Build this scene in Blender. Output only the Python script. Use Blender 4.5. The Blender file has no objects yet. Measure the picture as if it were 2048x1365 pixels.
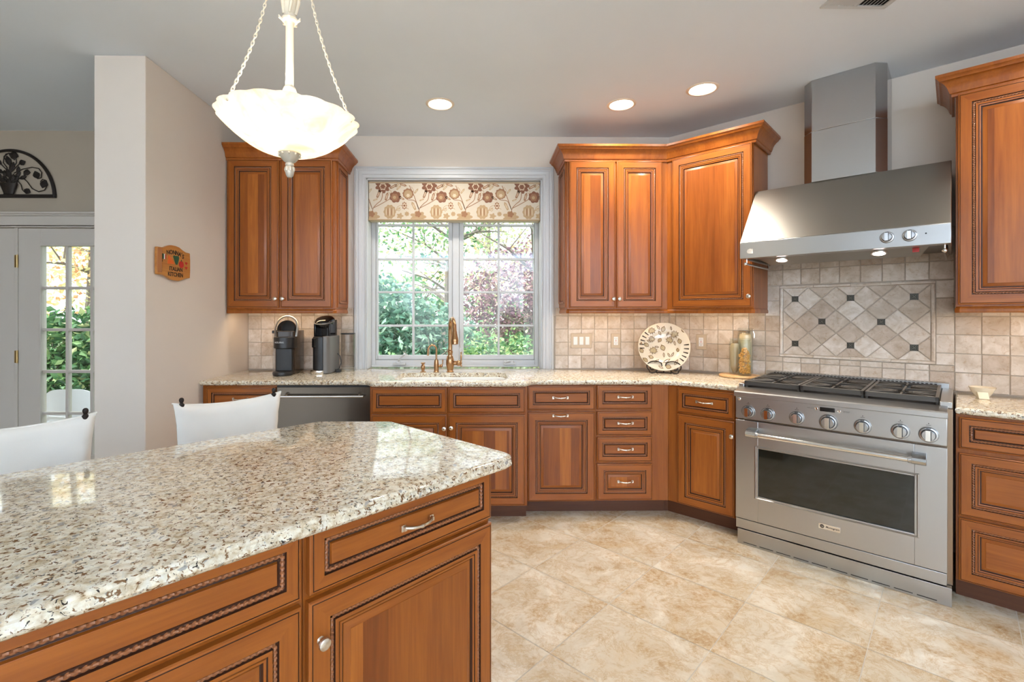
import bpy, bmesh, math, random
from mathutils import Matrix, Vector

# ------------------------------------------------------------------ camera, world, sun, exposure
scene = bpy.context.scene
COL = scene.collection
cam_data = bpy.data.cameras.new('camera')
cam_data.sensor_width = 36.0
cam_data.lens = 36.0 * 961.85 / 2048
cam_data.shift_x = (1024 - 970.95) / 2048
cam_data.shift_y = -(682.5 - 630.5) / 2048
cam_data.clip_start = 0.02
camera = bpy.data.objects.new('camera', cam_data)
camera.location = (0, 0, 1.345)
camera.rotation_euler = (math.pi / 2, 0, -0.01211)
COL.objects.link(camera)
scene.camera = camera

world = bpy.data.worlds.new('sky')
scene.world = world
world.use_nodes = True
wn = world.node_tree.nodes['Background']
wn.inputs['Color'].default_value = (0.86, 0.93, 1.0, 1)
wn.inputs['Strength'].default_value = 1.5

def add_light(name, kind, loc, rot=(0, 0, 0), energy=10, color=(1, 1, 1), **kw):
    d = bpy.data.lights.new(name, kind)
    d.energy = energy
    d.color = color
    for k, v in kw.items():
        setattr(d, k, v)
    o = bpy.data.objects.new(name, d)
    o.location = loc
    o.rotation_euler = rot
    COL.objects.link(o)
    return o

sun = add_light('sun', 'SUN', (0, -8, 12), energy=3.8, color=(1, 0.96, 0.90), angle=0.02)
sun.rotation_euler = Vector((0.55, 0.32, -0.77)).to_track_quat('-Z', 'Y').to_euler()
# added fill lights behind the camera, tilted up to brighten room and ceiling
for i, (wx, we) in enumerate(((-3.6, 90), (-0.6, 390), (2.2, 390))):
    add_light('rear_fill', 'AREA', (wx, -4.0, 1.35), (math.radians(-90 - 38), 0, 0), energy=we, color=(0.66, 0.91, 1.25),
              shape='RECTANGLE', size=2.1, size_y=2.1)
view = scene.view_settings
view.view_transform = 'Standard'
view.look = 'None'
view.gamma = 1
view.use_curve_mapping = False
view.exposure = 1.0
scene.cycles.use_denoising = True
scene.cycles.max_bounces = 10
scene.cycles.transparent_max_bounces = 16
scene.cycles.sample_clamp_indirect = 6

R2 = math.sqrt(2)
def NT(n, t):
    return ((n + t) / R2, (n - t) / R2)
rnd = random.Random(7)

# ------------------------------------------------------------------ material helpers
MATS = {}
class NB:
    def __init__(s, name):
        s.m = bpy.data.materials.new(name); s.m.use_nodes = True
        s.t = s.m.node_tree; s.n = s.t.nodes; s.bsdf = s.n['Principled BSDF']
        MATS[name] = s.m
    def new(s, typ, **kw):
        n = s.n.new(typ)
        for k, v in kw.items():
            if k.startswith('i_'):
                key = k[2:]
                n.inputs[int(key) if key.isdigit() else key].default_value = v
            else: setattr(n, k, v)
        return n
    def link(s, a, b): s.t.links.new(a, b)
    def set(s, **kw):
        for k, v in kw.items():
            s.bsdf.inputs[k.replace('_', ' ')].default_value = v
    def ramp(s, fac, stops):
        r = s.new('ShaderNodeValToRGB')
        e = r.color_ramp.elements
        while len(e) < len(stops): e.new(0.5)
        for el, (p, c) in zip(e, stops):
            el.position = p; el.color = (*c, 1)
        s.link(fac, r.inputs[0]); return r.outputs[0]
    def mix(s, fac, a, b, mode='MIX'):
        m = s.new('ShaderNodeMix', data_type='RGBA', blend_type=mode)
        for val, idx in ((fac, 0), (a, 6), (b, 7)):
            if hasattr(val, 'is_linked'): s.link(val, m.inputs[idx])
            elif idx == 0: m.inputs[0].default_value = val
            else: m.inputs[idx].default_value = (*val, 1)
        return m.outputs[2]
    def coord(s, scale=(1, 1, 1), kind='Object', offset_random=False):
        tc = s.new('ShaderNodeTexCoord')
        out = tc.outputs[kind]
        if offset_random:
            oi = s.new('ShaderNodeObjectInfo')
            mul = s.new('ShaderNodeMath', operation='MULTIPLY', i_1=37.0)
            s.link(oi.outputs['Random'], mul.inputs[0])
            add = s.new('ShaderNodeVectorMath', operation='ADD')
            s.link(out, add.inputs[0]); s.link(mul.outputs[0], add.inputs[1])
            out = add.outputs[0]
        mp = s.new('ShaderNodeMapping')
        mp.inputs['Scale'].default_value = scale
        s.link(out, mp.inputs[0]); return mp.outputs[0]
    def noise(s, vec, scale, detail=4, rough=0.55, distort=0.0):
        n = s.new('ShaderNodeTexNoise')
        n.inputs['Scale'].default_value = scale; n.inputs['Detail'].default_value = detail
        n.inputs['Roughness'].default_value = rough; n.inputs['Distortion'].default_value = distort
        s.link(vec, n.inputs['Vector']); return n.outputs['Fac']
    def bump(s, h, strength=0.2, dist=0.002):
        b = s.new('ShaderNodeBump'); b.inputs['Strength'].default_value = strength
        b.inputs['Distance'].default_value = dist
        s.link(h, b.inputs['Height']); s.link(b.outputs[0], s.bsdf.inputs['Normal'])

def simple(name, col, rough=0.5, metal=0.0, coat=0.0, **kw):
    b = NB(name)
    b.set(Base_Color=(*col, 1), Roughness=rough, Metallic=metal, Coat_Weight=coat)
    for k, v in kw.items(): b.set(**{k: v})
    return b.m
def plaster(name, col, rough=0.85):
    b = NB(name)
    v = b.coord()
    n = b.noise(v, 1.3, 3)
    c = b.ramp(n, [(0.3, tuple(x * 0.97 for x in col)), (0.7, tuple(min(1, x * 1.02) for x in col))])
    b.link(c, b.bsdf.inputs['Base Color'])
    b.set(Roughness=rough)
    b.bump(b.noise(v, 160, 2), 0.06, 0.001)
    return b.m
def wood(name, axis, light, dark, stave=False, rough=0.3):
    b = NB(name)
    sc = {'z': (16, 16, 1.3), 'x': (1.3, 16, 16)}[axis]
    v = b.coord(sc, offset_random=True)
    g = b.noise(v, 1.0, 5, 0.6, 0.9)
    base = b.ramp(g, [(0.28, dark), (0.5, tuple((p + q) / 2 for p, q in zip(light, dark))), (0.74, light)])
    sc2 = {'z': (120, 120, 5), 'x': (5, 120, 120)}[axis]
    fine = b.noise(b.coord(sc2, offset_random=True), 1.0, 2)
    base = b.mix(0.22, base, b.ramp(fine, [(0.3, tuple(x * 0.55 for x in dark)), (0.7, light)]), 'MIX')
    if stave:
        tc = b.new('ShaderNodeTexCoord'); sx = b.new('ShaderNodeSeparateXYZ')
        b.link(tc.outputs['Object'], sx.inputs[0])
        oi = b.new('ShaderNodeObjectInfo')
        ml = b.new('ShaderNodeMath', operation='MULTIPLY_ADD', i_1=13.5)
        b.link(sx.outputs[0], ml.inputs[0])
        rr = b.new('ShaderNodeMath', operation='MULTIPLY', i_1=91.7)
        b.link(oi.outputs['Random'], rr.inputs[0]); b.link(rr.outputs[0], ml.inputs[2])
        fl = b.new('ShaderNodeMath', operation='FLOOR'); b.link(ml.outputs[0], fl.inputs[0])
        wn_ = b.new('ShaderNodeTexWhiteNoise', noise_dimensions='1D'); b.link(fl.outputs[0], wn_.inputs['W'])
        tint = b.ramp(wn_.outputs['Value'], [(0.0, (0.66, 0.58, 0.5)), (0.5, (1, 1, 1)), (1.0, (1.3, 1.42, 1.5))])
        base = b.mix(1.0, base, tint, 'MULTIPLY')
    b.link(base, b.bsdf.inputs['Base Color'])
    b.set(Roughness=rough, Coat_Weight=0.12, Coat_Roughness=0.2, Specular_IOR_Level=0.4)
    b.bump(g, 0.04, 0.001)
    return b.m
WL, WD = (0.42, 0.125, 0.0165), (0.235, 0.055, 0.0055)
wood('cherry_vertical', 'z', WL, WD)
wood('cherry_horizontal', 'x', WL, WD)
wood('cherry_panel', 'z', WL, WD, stave=True)
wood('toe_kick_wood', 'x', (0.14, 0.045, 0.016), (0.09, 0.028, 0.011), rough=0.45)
simple('dark_glaze', (0.055, 0.018, 0.008), 0.45)
simple('rope_wood', (0.30, 0.105, 0.036), 0.35, coat=0.2)
CAB = ['cherry_vertical', 'cherry_horizontal', 'dark_glaze', 'cherry_panel', 'rope_wood', 'toe_kick_wood']

def granite(name):
    b = NB(name)
    v = b.coord()
    warp = b.noise(v, 22, 3)
    big = b.noise(v, 55, 4, 0.6, 0.4)
    base = b.ramp(big, [(0.3, (0.46, 0.34, 0.20)), (0.43, (0.70, 0.60, 0.44)), (0.56, (0.82, 0.76, 0.62)), (0.72, (0.86, 0.83, 0.75))])
    v2 = b.new('ShaderNodeTexVoronoi', feature='F1'); v2.inputs['Scale'].default_value = 75
    b.link(v, v2.inputs['Vector'])
    cell = b.ramp(v2.outputs['Color'], [(0.0, (0.72, 0.68, 0.62)), (0.5, (1, 1, 1)), (1.0, (1.12, 1.1, 1.06))])
    base = b.mix(0.75, base, cell, 'MULTIPLY')
    br = b.noise(v, 92, 3, 0.6, 0.8)
    base = b.mix(b.ramp(br, [(0.565, (0, 0, 0)), (0.615, (1, 1, 1))]), base, (0.20, 0.10, 0.04))
    gr = b.noise(b.coord((1.1, 0.9, 1.3)), 48, 2, 0.5, 0.5)
    base = b.mix(b.ramp(gr, [(0.64, (0, 0, 0)), (0.68, (0.85, 0.85, 0.85))]), base, (0.33, 0.32, 0.30))
    dk = b.noise(b.coord((1, 1, 1.05)), 112, 2, 0.6, 0.9)
    base = b.mix(b.ramp(dk, [(0.635, (0, 0, 0)), (0.67, (1, 1, 1))]), base, (0.028, 0.022, 0.02))
    b.link(base, b.bsdf.inputs['Base Color'])
    b.set(Roughness=0.07, Coat_Weight=0.3, Coat_Roughness=0.03)
    return b.m
granite('granite')

def stone_tile(name, tones, rough, nscale, bump, vein):
    b = NB(name)
    geo = b.new('ShaderNodeNewGeometry')
    rand = geo.outputs['Random Per Island']
    v = b.coord()
    mul = b.new('ShaderNodeMath', operation='MULTIPLY', i_1=53.0); b.link(rand, mul.inputs[0])
    ad = b.new('ShaderNodeVectorMath', operation='ADD'); b.link(v, ad.inputs[0]); b.link(mul.outputs[0], ad.inputs[1])
    base = b.ramp(rand, tones)
    n1 = b.noise(ad.outputs[0], nscale, 6, 0.65, 0.8)
    base = b.mix(1.0, base, b.ramp(n1, [(0.30, vein), (0.47, (0.9, 0.86, 0.8)), (0.62, (1.06, 1.05, 1.04))]), 'MULTIPLY')
    n2 = b.noise(ad.outputs[0], nscale * 4.2, 5, 0.7, 0.5)
    base = b.mix(1.0, base, b.ramp(n2, [(0.30, (0.80, 0.70, 0.58)), (0.46, (1, 1, 1))]), 'MULTIPLY')
    b.link(base, b.bsdf.inputs['Base Color'])
    b.set(Roughness=rough)
    b.bump(n2, bump, 0.002)
    return b
stone_tile('tumbled_tile', [(0.0, (0.52, 0.435, 0.36)), (0.35, (0.60, 0.53, 0.455)), (0.7, (0.68, 0.615, 0.55)), (1.0, (0.76, 0.715, 0.665))],
           0.5, 11, 0.35, (0.74, 0.66, 0.56))
fb = stone_tile('floor_tile', [(0.0, (0.70, 0.625, 0.50)), (0.5, (0.75, 0.69, 0.575)), (1.0, (0.78, 0.735, 0.635))],
                0.22, 3.2, 0.05, (0.88, 0.78, 0.64))

def floor_veins(b):
    old = b.bsdf.inputs['Base Color'].links[0].from_socket
    geo = b.new('ShaderNodeNewGeometry')
    mul = b.new('ShaderNodeMath', operation='MULTIPLY', i_1=31.0); b.link(geo.outputs['Random Per Island'], mul.inputs[0])
    ad = b.new('ShaderNodeVectorMath', operation='ADD'); b.link(b.coord((1, 1, 1)), ad.inputs[0]); b.link(mul.outputs[0], ad.inputs[1])
    n1 = b.noise(ad.outputs[0], 6.5, 8, 0.78, 0.55)
    c = b.mix(1.0, old, b.ramp(n1, [(0.36, (1, 1, 1)), (0.46, (0.97, 0.93, 0.88)), (0.50, (0.86, 0.75, 0.62)), (0.53, (0.98, 0.95, 0.91)), (0.64, (1.03, 1.03, 1.02))]), 'MULTIPLY')
    n2 = b.noise(ad.outputs[0], 60, 4, 0.75, 0.3)
    msk = b.ramp(b.noise(ad.outputs[0], 4.6, 4, 0.6), [(0.50, (0, 0, 0)), (0.60, (1, 1, 1))])
    spk = b.mix(msk, (1, 1, 1), b.ramp(n2, [(0.36, (0.78, 0.63, 0.47)), (0.60, (0.97, 0.94, 0.89))]))
    c = b.mix(1.0, c, spk, 'MULTIPLY')
    b.link(c, b.bsdf.inputs['Base Color'])
floor_veins(fb)
simple('floor_grout', (0.66, 0.60, 0.50), 0.8)
simple('tile_grout', (0.50, 0.43, 0.35), 0.9)
simple('bronze_accent', (0.045, 0.045, 0.038), 0.45, 0.6)
simple('bronze_relief', (0.16, 0.15, 0.125), 0.4, 0.7)
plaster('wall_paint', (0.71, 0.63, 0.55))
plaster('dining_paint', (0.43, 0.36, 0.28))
plaster('ceiling_paint', (0.74, 0.79, 0.85))
simple('white_trim', (0.55, 0.56, 0.57), 0.34)
simple('door_white', (0.58, 0.53, 0.475), 0.4)

def steel(name, col, rough, stretch):
    b = NB(name)
    v = b.coord(stretch)
    n = b.noise(v, 1.0, 3)
    b.set(Base_Color=(*col, 1), Metallic=1.0)
    mr = b.new('ShaderNodeMapRange'); mr.inputs[3].default_value = rough * 0.92; mr.inputs[4].default_value = rough * 1.1
    b.link(n, mr.inputs[0]); b.link(mr.outputs[0], b.bsdf.inputs['Roughness'])
    b.bump(n, 0.006, 0.0003)
    return b.m
steel('canopy_steel', (0.33, 0.315, 0.285), 0.30, (3, 3, 300))
steel('stainless', (0.47, 0.47, 0.465), 0.30, (3, 3, 420))
steel('stainless_vertical', (0.47, 0.475, 0.48), 0.26, (420, 3, 3))
steel('stainless_dark', (0.17, 0.15, 0.13), 0.2, (60, 3, 3))
simple('polished_steel', (0.78, 0.77, 0.75), 0.12, 1.0)
simple('satin_nickel', (0.72, 0.66, 0.58), 0.25, 1.0)
simple('bronze', (0.42, 0.24, 0.12), 0.24, 1.0)
simple('cast_iron', (0.085, 0.078, 0.07), 0.36, 0.4)
simple('wrought_iron', (0.02, 0.014, 0.011), 0.5, 0.4)
simple('black_plastic', (0.014, 0.014, 0.015), 0.34)
simple('black_gloss', (0.008, 0.008, 0.009), 0.08)
simple('dark_side_plastic', (0.035, 0.022, 0.016), 0.12)
simple('graphite_plastic', (0.16, 0.15, 0.14), 0.4, 0.3)
simple('satin_graphite', (0.30, 0.29, 0.28), 0.35, 0.9)
simple('oven_glass', (0.012, 0.014, 0.010), 0.06, coat=0.6)
simple('dark_slot', (0.01, 0.01, 0.012), 0.7)
simple('red_rocker', (0.45, 0.015, 0.012), 0.3)
simple('white_plastic', (0.82, 0.82, 0.82), 0.35)
simple('patio_plastic', (0.86, 0.87, 0.90), 0.4)
simple('porcelain', (0.85, 0.84, 0.80), 0.12, coat=0.4)
simple('cream_ceramic', (0.80, 0.70, 0.52), 0.15, coat=0.5)
simple('plate_glaze', (0.63, 0.555, 0.44), 0.16, coat=0.6)
simple('plate_brown', (0.21, 0.11, 0.035), 0.3)
simple('plate_leaf', (0.44, 0.36, 0.22), 0.2, coat=0.4)
simple('almond_plate', (0.52, 0.42, 0.30), 0.4)
simple('lettering_dark', (0.03, 0.018, 0.012), 0.6)
simple('lettering_silver', (0.6, 0.6, 0.6), 0.3, 0.6)
simple('brass_hinge', (0.50, 0.36, 0.16), 0.3, 1.0)
simple('antique_cream', (0.74, 0.66, 0.52), 0.5)
simple('antique_silver', (0.50, 0.47, 0.40), 0.4, 0.3)
wood('sign_wood', 'x', (0.60, 0.27, 0.07), (0.44, 0.16, 0.035))
simple('sign_edge', (0.42, 0.16, 0.05), 0.5)
simple('paint_orange', (0.75, 0.14, 0.02), 0.5)
simple('paint_green', (0.02, 0.10, 0.05), 0.5)
simple('paint_red', (0.50, 0.02, 0.02), 0.5)
simple('paint_white', (0.85, 0.84, 0.8), 0.5)
simple('cork', (0.50, 0.30, 0.14), 0.8)
b = NB('board_wood')
v = b.coord((1, 1, 30)); n = b.noise(v, 40, 4, 0.6, 1.0)
b.link(b.ramp(n, [(0.35, (0.50, 0.24, 0.07)), (0.6, (0.74, 0.52, 0.28))]), b.bsdf.inputs['Base Color']); b.set(Roughness=0.4)
def fabric(name, col, scale=400):
    b = NB(name); v = b.coord()
    n = b.noise(v, scale, 2); m = b.noise(v, 5, 3)
    c = b.ramp(m, [(0.3, tuple(x * 0.93 for x in col)), (0.7, col)])
    b.link(c, b.bsdf.inputs['Base Color']); b.set(Roughness=0.9); b.bump(n, 0.15, 0.001)
    return b.m
fabric('canvas', (0.82, 0.79, 0.72))
fabric('valance_cloth', (0.62, 0.545, 0.44))
simple('print_brown', (0.30, 0.155, 0.085), 0.9)
simple('print_red', (0.22, 0.10, 0.06), 0.9)
simple('print_tan', (0.43, 0.30, 0.17), 0.9)
simple('print_cream', (0.62, 0.50, 0.36), 0.9)
def glass(name, tint, gloss, rough=0.0):
    b = NB(name)
    tr = b.new('ShaderNodeBsdfTransparent'); tr.inputs[0].default_value = (*tint, 1)
    gl = b.new('ShaderNodeBsdfGlossy'); gl.inputs['Roughness'].default_value = rough
    lw = b.new('ShaderNodeLayerWeight'); lw.inputs['Blend'].default_value = 0.5
    fr = b.new('ShaderNodeMath', operation='POWER', i_1=4.0); b.link(lw.outputs['Facing'], fr.inputs[0])
    mu = b.new('ShaderNodeMath', operation='MULTIPLY_ADD', i_1=gloss, i_2=0.035, use_clamp=True)
    b.link(fr.outputs[0], mu.inputs[0])
    mx = b.new('ShaderNodeMixShader'); b.link(mu.outputs[0], mx.inputs[0])
    b.link(tr.outputs[0], mx.inputs[1]); b.link(gl.outputs[0], mx.inputs[2])
    b.link(mx.outputs[0], b.n['Material Output'].inputs['Surface'])
    return b.m
glass('window_glass', (0.96, 0.98, 0.97), 0.9)
glass('jar_glass', (0.95, 0.97, 0.96), 0.6, 0.02)
glass('tank_plastic', (0.90, 0.89, 0.88), 0.5, 0.05)
def emit(name, col, strength):
    b = NB(name); b.set(Base_Color=(*col, 1), Emission_Color=(*col, 1), Emission_Strength=strength); return b.m
emit('lamp_lens', (1.0, 0.86, 0.66), 14)
emit('bulb_glow', (1.0, 0.84, 0.62), 20)
emit('hood_bulb', (1.0, 0.80, 0.78), 9)
simple('lamp_trim', (0.80, 0.68, 0.55), 0.5)
simple('cone_white', (0.85, 0.82, 0.76), 0.4)
b = NB('alabaster_glass')
v = b.coord(); n = b.noise(v, 9, 5, 0.6, 1.6)
c = b.ramp(n, [(0.30, (1.0, 0.80, 0.55)), (0.45, (1.0, 0.91, 0.76)), (0.62, (1.0, 0.96, 0.90))])
b.link(c, b.bsdf.inputs['Base Color']); b.link(c, b.bsdf.inputs['Emission Color'])
b.set(Roughness=0.25, Emission_Strength=0.18, Coat_Weight=0.3)
tl = b.new('ShaderNodeBsdfTranslucent'); b.link(c, tl.inputs[0])
mx = b.new('ShaderNodeMixShader'); mx.inputs[0].default_value = 0.6
b.link(b.bsdf.outputs[0], mx.inputs[1]); b.link(tl.outputs[0], mx.inputs[2]); b.link(mx.outputs[0], b.n['Material Output'].inputs['Surface'])
def leafmat(name, stops, transl=0.35):
    b = NB(name)
    geo = b.new('ShaderNodeNewGeometry')
    c = b.ramp(geo.outputs['Random Per Island'], stops)
    df = b.new('ShaderNodeBsdfDiffuse'); tl = b.new('ShaderNodeBsdfTranslucent')
    b.link(c, df.inputs[0]); b.link(c, tl.inputs[0])
    mx = b.new('ShaderNodeMixShader'); mx.inputs[0].default_value = transl
    b.link(df.outputs[0], mx.inputs[1]); b.link(tl.outputs[0], mx.inputs[2])
    gl = b.new('ShaderNodeBsdfGlossy'); gl.inputs['Roughness'].default_value = 0.35
    m2 = b.new('ShaderNodeMixShader'); m2.inputs[0].default_value = 0.05
    b.link(mx.outputs[0], m2.inputs[1]); b.link(gl.outputs[0], m2.inputs[2])
    b.link(m2.outputs[0], b.n['Material Output'].inputs['Surface'])
leafmat('leaf_green', [(0, (0.05, 0.16, 0.07)), (0.4, (0.14, 0.33, 0.13)), (0.75, (0.34, 0.52, 0.22)), (1, (0.70, 0.72, 0.36))])
leafmat('leaf_blue_green', [(0, (0.05, 0.17, 0.12)), (0.5, (0.18, 0.38, 0.27)), (1, (0.45, 0.62, 0.48))])
leafmat('leaf_purple', [(0, (0.12, 0.05, 0.08)), (0.5, (0.30, 0.15, 0.20)), (0.85, (0.50, 0.30, 0.30)), (1, (0.66, 0.52, 0.40))])
leafmat('leaf_autumn', [(0, (0.75, 0.34, 0.18)), (0.3, (0.86, 0.60, 0.32)), (0.6, (0.92, 0.80, 0.50)), (1, (0.72, 0.76, 0.45))], .5)
leafmat('leaf_pale', [(0, (0.34, 0.46, 0.26)), (0.5, (0.60, 0.64, 0.34)), (1, (0.82, 0.72, 0.46))])
leafmat('leaf_hedge', [(0, (0.03, 0.09, 0.04)), (0.5, (0.09, 0.22, 0.09)), (0.85, (0.22, 0.40, 0.15)), (1, (0.66, 0.70, 0.34))], 0.2)
simple('bark', (0.20, 0.165, 0.14), 0.9)
b = NB('lawn_green'); v = b.coord(); n = b.noise(v, 3, 6)
b.link(b.ramp(n, [(0.3, (0.06, 0.14, 0.05)), (0.7, (0.22, 0.34, 0.12))]), b.bsdf.inputs['Base Color']); b.set(Roughness=0.9)
simple('patio_stone', (0.42, 0.42, 0.42), 0.8)
simple('oats', (0.50, 0.40, 0.26), 0.9)
simple('pasta', (0.85, 0.46, 0.10), 0.5)
simple('chips', (0.74, 0.60, 0.40), 0.8)
steel('reflection_tinted_steel', (0.30, 0.22, 0.155), 0.3, (3, 3, 60))  # range body: brown reflection of the cabinets put into the steel's base colour

# ------------------------------------------------------------------ mesh helpers
class MB:
    def __init__(s): s.v = []; s.f = []; s.m = []
    def add(s, verts, faces, mat=0, M=None):
        o = len(s.v)
        s.v += [tuple(M @ Vector(p)) for p in verts] if M is not None else [tuple(p) for p in verts]
        s.f += [tuple(i + o for i in f) for f in faces]
        s.m += ([mat] * len(faces)) if isinstance(mat, int) else list(mat)
        return s
    def box(s, x0, x1, y0, y1, z0, z1, mat=0, M=None):
        v = [(x0, y0, z0), (x1, y0, z0), (x1, y1, z0), (x0, y1, z0), (x0, y0, z1), (x1, y0, z1), (x1, y1, z1), (x0, y1, z1)]
        return s.add(v, [(3, 2, 1, 0), (4, 5, 6, 7), (0, 1, 5, 4), (1, 2, 6, 5), (2, 3, 7, 6), (3, 0, 4, 7)], mat, M)
    def prism(s, poly, z0, z1, mat=0, M=None):
        n = len(poly)
        v = [(p[0], p[1], z0) for p in poly] + [(p[0], p[1], z1) for p in poly]
        f = [tuple(range(n - 1, -1, -1)), tuple(range(n, 2 * n))] + [(i, (i + 1) % n, n + (i + 1) % n, n + i) for i in range(n)]
        return s.add(v, f, mat, M)
    def lathe(s, prof, seg=24, c=(0, 0, 0), mat=0, M=None, a0=0.0, a1=2 * math.pi):
        full = abs(a1 - a0 - 2 * math.pi) < 1e-6
        cols = seg if full else seg + 1
        v = []; f = []
        for r, z in prof:
            for k in range(cols):
                a = a0 + (a1 - a0) * k / seg
                v.append((c[0] + r * math.cos(a), c[1] + r * math.sin(a), c[2] + z))
        for i in range(len(prof) - 1):
            for k in range(seg):
                k2 = (k + 1) % cols
                f.append((i * cols + k, i * cols + k2, (i + 1) * cols + k2, (i + 1) * cols + k))
        return s.add(v, f, mat, M)
    def tube(s, pts, r, seg=8, closed=False, mat=0, M=None, flat=1.0):
        P = [Vector(p) for p in pts]; n = len(P)
        rs = r if isinstance(r, (list, tuple)) else [r] * n
        T = []
        for i in range(n):
            a = P[(i - 1) % n] if (closed or i) else P[0]
            b_ = P[(i + 1) % n] if (closed or i < n - 1) else P[-1]
            d = b_ - a
            T.append(d.normalized() if d.length > 1e-9 else Vector((0, 0, 1)))
        u = T[0].orthogonal().normalized(); v = []
        for i in range(n):
            u = (u - T[i] * u.dot(T[i]))
            u = u.normalized() if u.length > 1e-6 else T[i].orthogonal().normalized()
            w = T[i].cross(u)
            for k in range(seg):
                a = 2 * math.pi * k / seg
                v.append(P[i] + (u * math.cos(a) + w * math.sin(a) * flat) * rs[i])
        f = []
        for i in range(n if closed else n - 1):
            j = (i + 1) % n
            for k in range(seg):
                k2 = (k + 1) % seg
                f.append((i * seg + k, i * seg + k2, j * seg + k2, j * seg + k))
        if not closed:
            f.append(tuple(range(seg - 1, -1, -1))); f.append(tuple((n - 1) * seg + k for k in range(seg)))
        return s.add(v, f, mat, M)
    def ball(s, c, r, seg=12, mat=0, M=None, sq=(1, 1, 1)):
        pr = [(max(1e-5, math.sin(math.pi * i / (seg // 2))), -math.cos(math.pi * i / (seg // 2))) for i in range(seg // 2 + 1)]
        MM = Matrix.Translation(c) @ Matrix.Diagonal((r * sq[0], r * sq[1], r * sq[2], 1))
        return s.lathe(pr, seg, (0, 0, 0), mat, (M @ MM) if M is not None else MM)
    def build(s, name, mats, parent=None, loc=(0, 0, 0), rot=(0, 0, 0), bevel=0.0, seg=2, smooth=40):
        me = bpy.data.meshes.new(name)
        me.from_pydata(s.v, [], s.f)
        for m in ([mats] if isinstance(mats, str) else mats): me.materials.append(MATS[m])
        me.polygons.foreach_set('material_index', s.m)
        if smooth:
            me.polygons.foreach_set('use_smooth', [True] * len(s.f))
            me.update()
            me.set_sharp_from_angle(angle=math.radians(smooth))
        me.update()
        o = bpy.data.objects.new(name, me)
        o.location = loc; o.rotation_euler = rot
        if parent is not None: o.parent = parent
        COL.objects.link(o)
        if bevel:
            md = o.modifiers.new('bevel', 'BEVEL'); md.width = bevel; md.segments = seg
            md.limit_method = 'ANGLE'; md.angle_limit = math.radians(50); md.harden_normals = False
        return o

def tag(o, label=None, cat=None, group=None, kind=None):
    if label: o['label'] = label
    if cat: o['category'] = cat
    if group: o['group'] = group
    if kind: o['kind'] = kind
    return o
def thing(name, label, cat, loc=(0, 0, 0), rot=0.0, group=None, kind=None):
    o = bpy.data.objects.new(name, None)
    o.empty_display_size = 0.1
    o.location = loc
    o.rotation_euler = rot if isinstance(rot, tuple) else (0, 0, rot)
    COL.objects.link(o)
    return tag(o, label, cat, group, kind)
def dup(o, parent=None):
    c = o.copy(); COL.objects.link(c)
    if parent is not None: c.parent = parent
    for ch in list(o.children): dup(ch, c)
    return c
def text_obj(name, body, size, mat, parent, loc, rot, extrude=0.0006, align='CENTER', shear=0.0, offset=0.0, sx=1.0):
    cu = bpy.data.curves.new(name, 'FONT')
    cu.body = body; cu.size = size; cu.align_x = align; cu.align_y = 'CENTER'; cu.extrude = extrude; cu.shear = shear; cu.offset = offset
    to = bpy.data.objects.new(name + '_curve', cu)
    COL.objects.link(to)
    dg = bpy.context.evaluated_depsgraph_get()
    me = bpy.data.meshes.new_from_object(to.evaluated_get(dg))
    bpy.data.objects.remove(to); bpy.data.curves.remove(cu)
    me.materials.clear(); me.materials.append(MATS[mat])
    o = bpy.data.objects.new(name, me)
    o.location = loc; o.rotation_euler = rot; o.scale = (sx, 1, 1); o.parent = parent
    COL.objects.link(o); return o
FRONT = (math.pi / 2, 0, 0)     # text standing up, read from the local -Y side

def offset_poly(poly, d):
    """move a CCW polygon outward by d with mitred corners"""
    n = len(poly); out = []
    for i in range(n):
        a, p, q = Vector(poly[i - 1]), Vector(poly[i]), Vector(poly[(i + 1) % n])
        e1 = (p - a).normalized(); e2 = (q - p).normalized()
        n1 = Vector((e1.y, -e1.x)); n2 = Vector((e2.y, -e2.x))
        m = n1 + n2
        k = max(0.35, 1 + n1.dot(n2))
        out.append(tuple(p + m * (d / k)))
    return out
def slab(name, poly, holes, prof, mat, parent=None):
    """stone slab: outer edge swept through prof [(offset, z)], top first"""
    bm = bmesh.new()
    rings = []
    for d, z in prof:
        rings.append([bm.verts.new((x, y, z)) for x, y in offset_poly(poly, d)])
    n = len(poly)
    for a, c in zip(rings, rings[1:]):
        for i in range(n):
            j = (i + 1) % n
            bm.faces.new((a[i], c[i], c[j], a[j]))
    for ring, z in ((rings[0], prof[0][1]), (rings[-1], prof[-1][1])):
        es = []
        for i in range(n):
            es.append(bm.edges.get((ring[i], ring[(i + 1) % n])))
        hr = []
        for h in holes:
            hv = [bm.verts.new((x, y, z)) for x, y in h]
            for i in range(len(hv)): es.append(bm.edges.new((hv[i], hv[(i + 1) % len(hv)])))
            hr.append(hv)
        bmesh.ops.triangle_fill(bm, use_beauty=True, use_dissolve=False, edges=es)
        if ring is rings[0]: tops = hr
        else:
            for t_, b_ in zip(tops, hr):
                m = len(t_)
                for i in range(m):
                    bm.faces.new((t_[i], t_[(i + 1) % m], b_[(i + 1) % m], b_[i]))
    bmesh.ops.recalc_face_normals(bm, faces=bm.faces)
    me = bpy.data.meshes.new(name); bm.to_mesh(me); bm.free()
    me.materials.append(MATS[mat])
    me.polygons.foreach_set('use_smooth', [True] * len(me.polygons)); me.update()
    me.set_sharp_from_angle(angle=math.radians(35))
    o = bpy.data.objects.new(name, me); COL.objects.link(o)
    if parent: o.parent = parent
    return o
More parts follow.
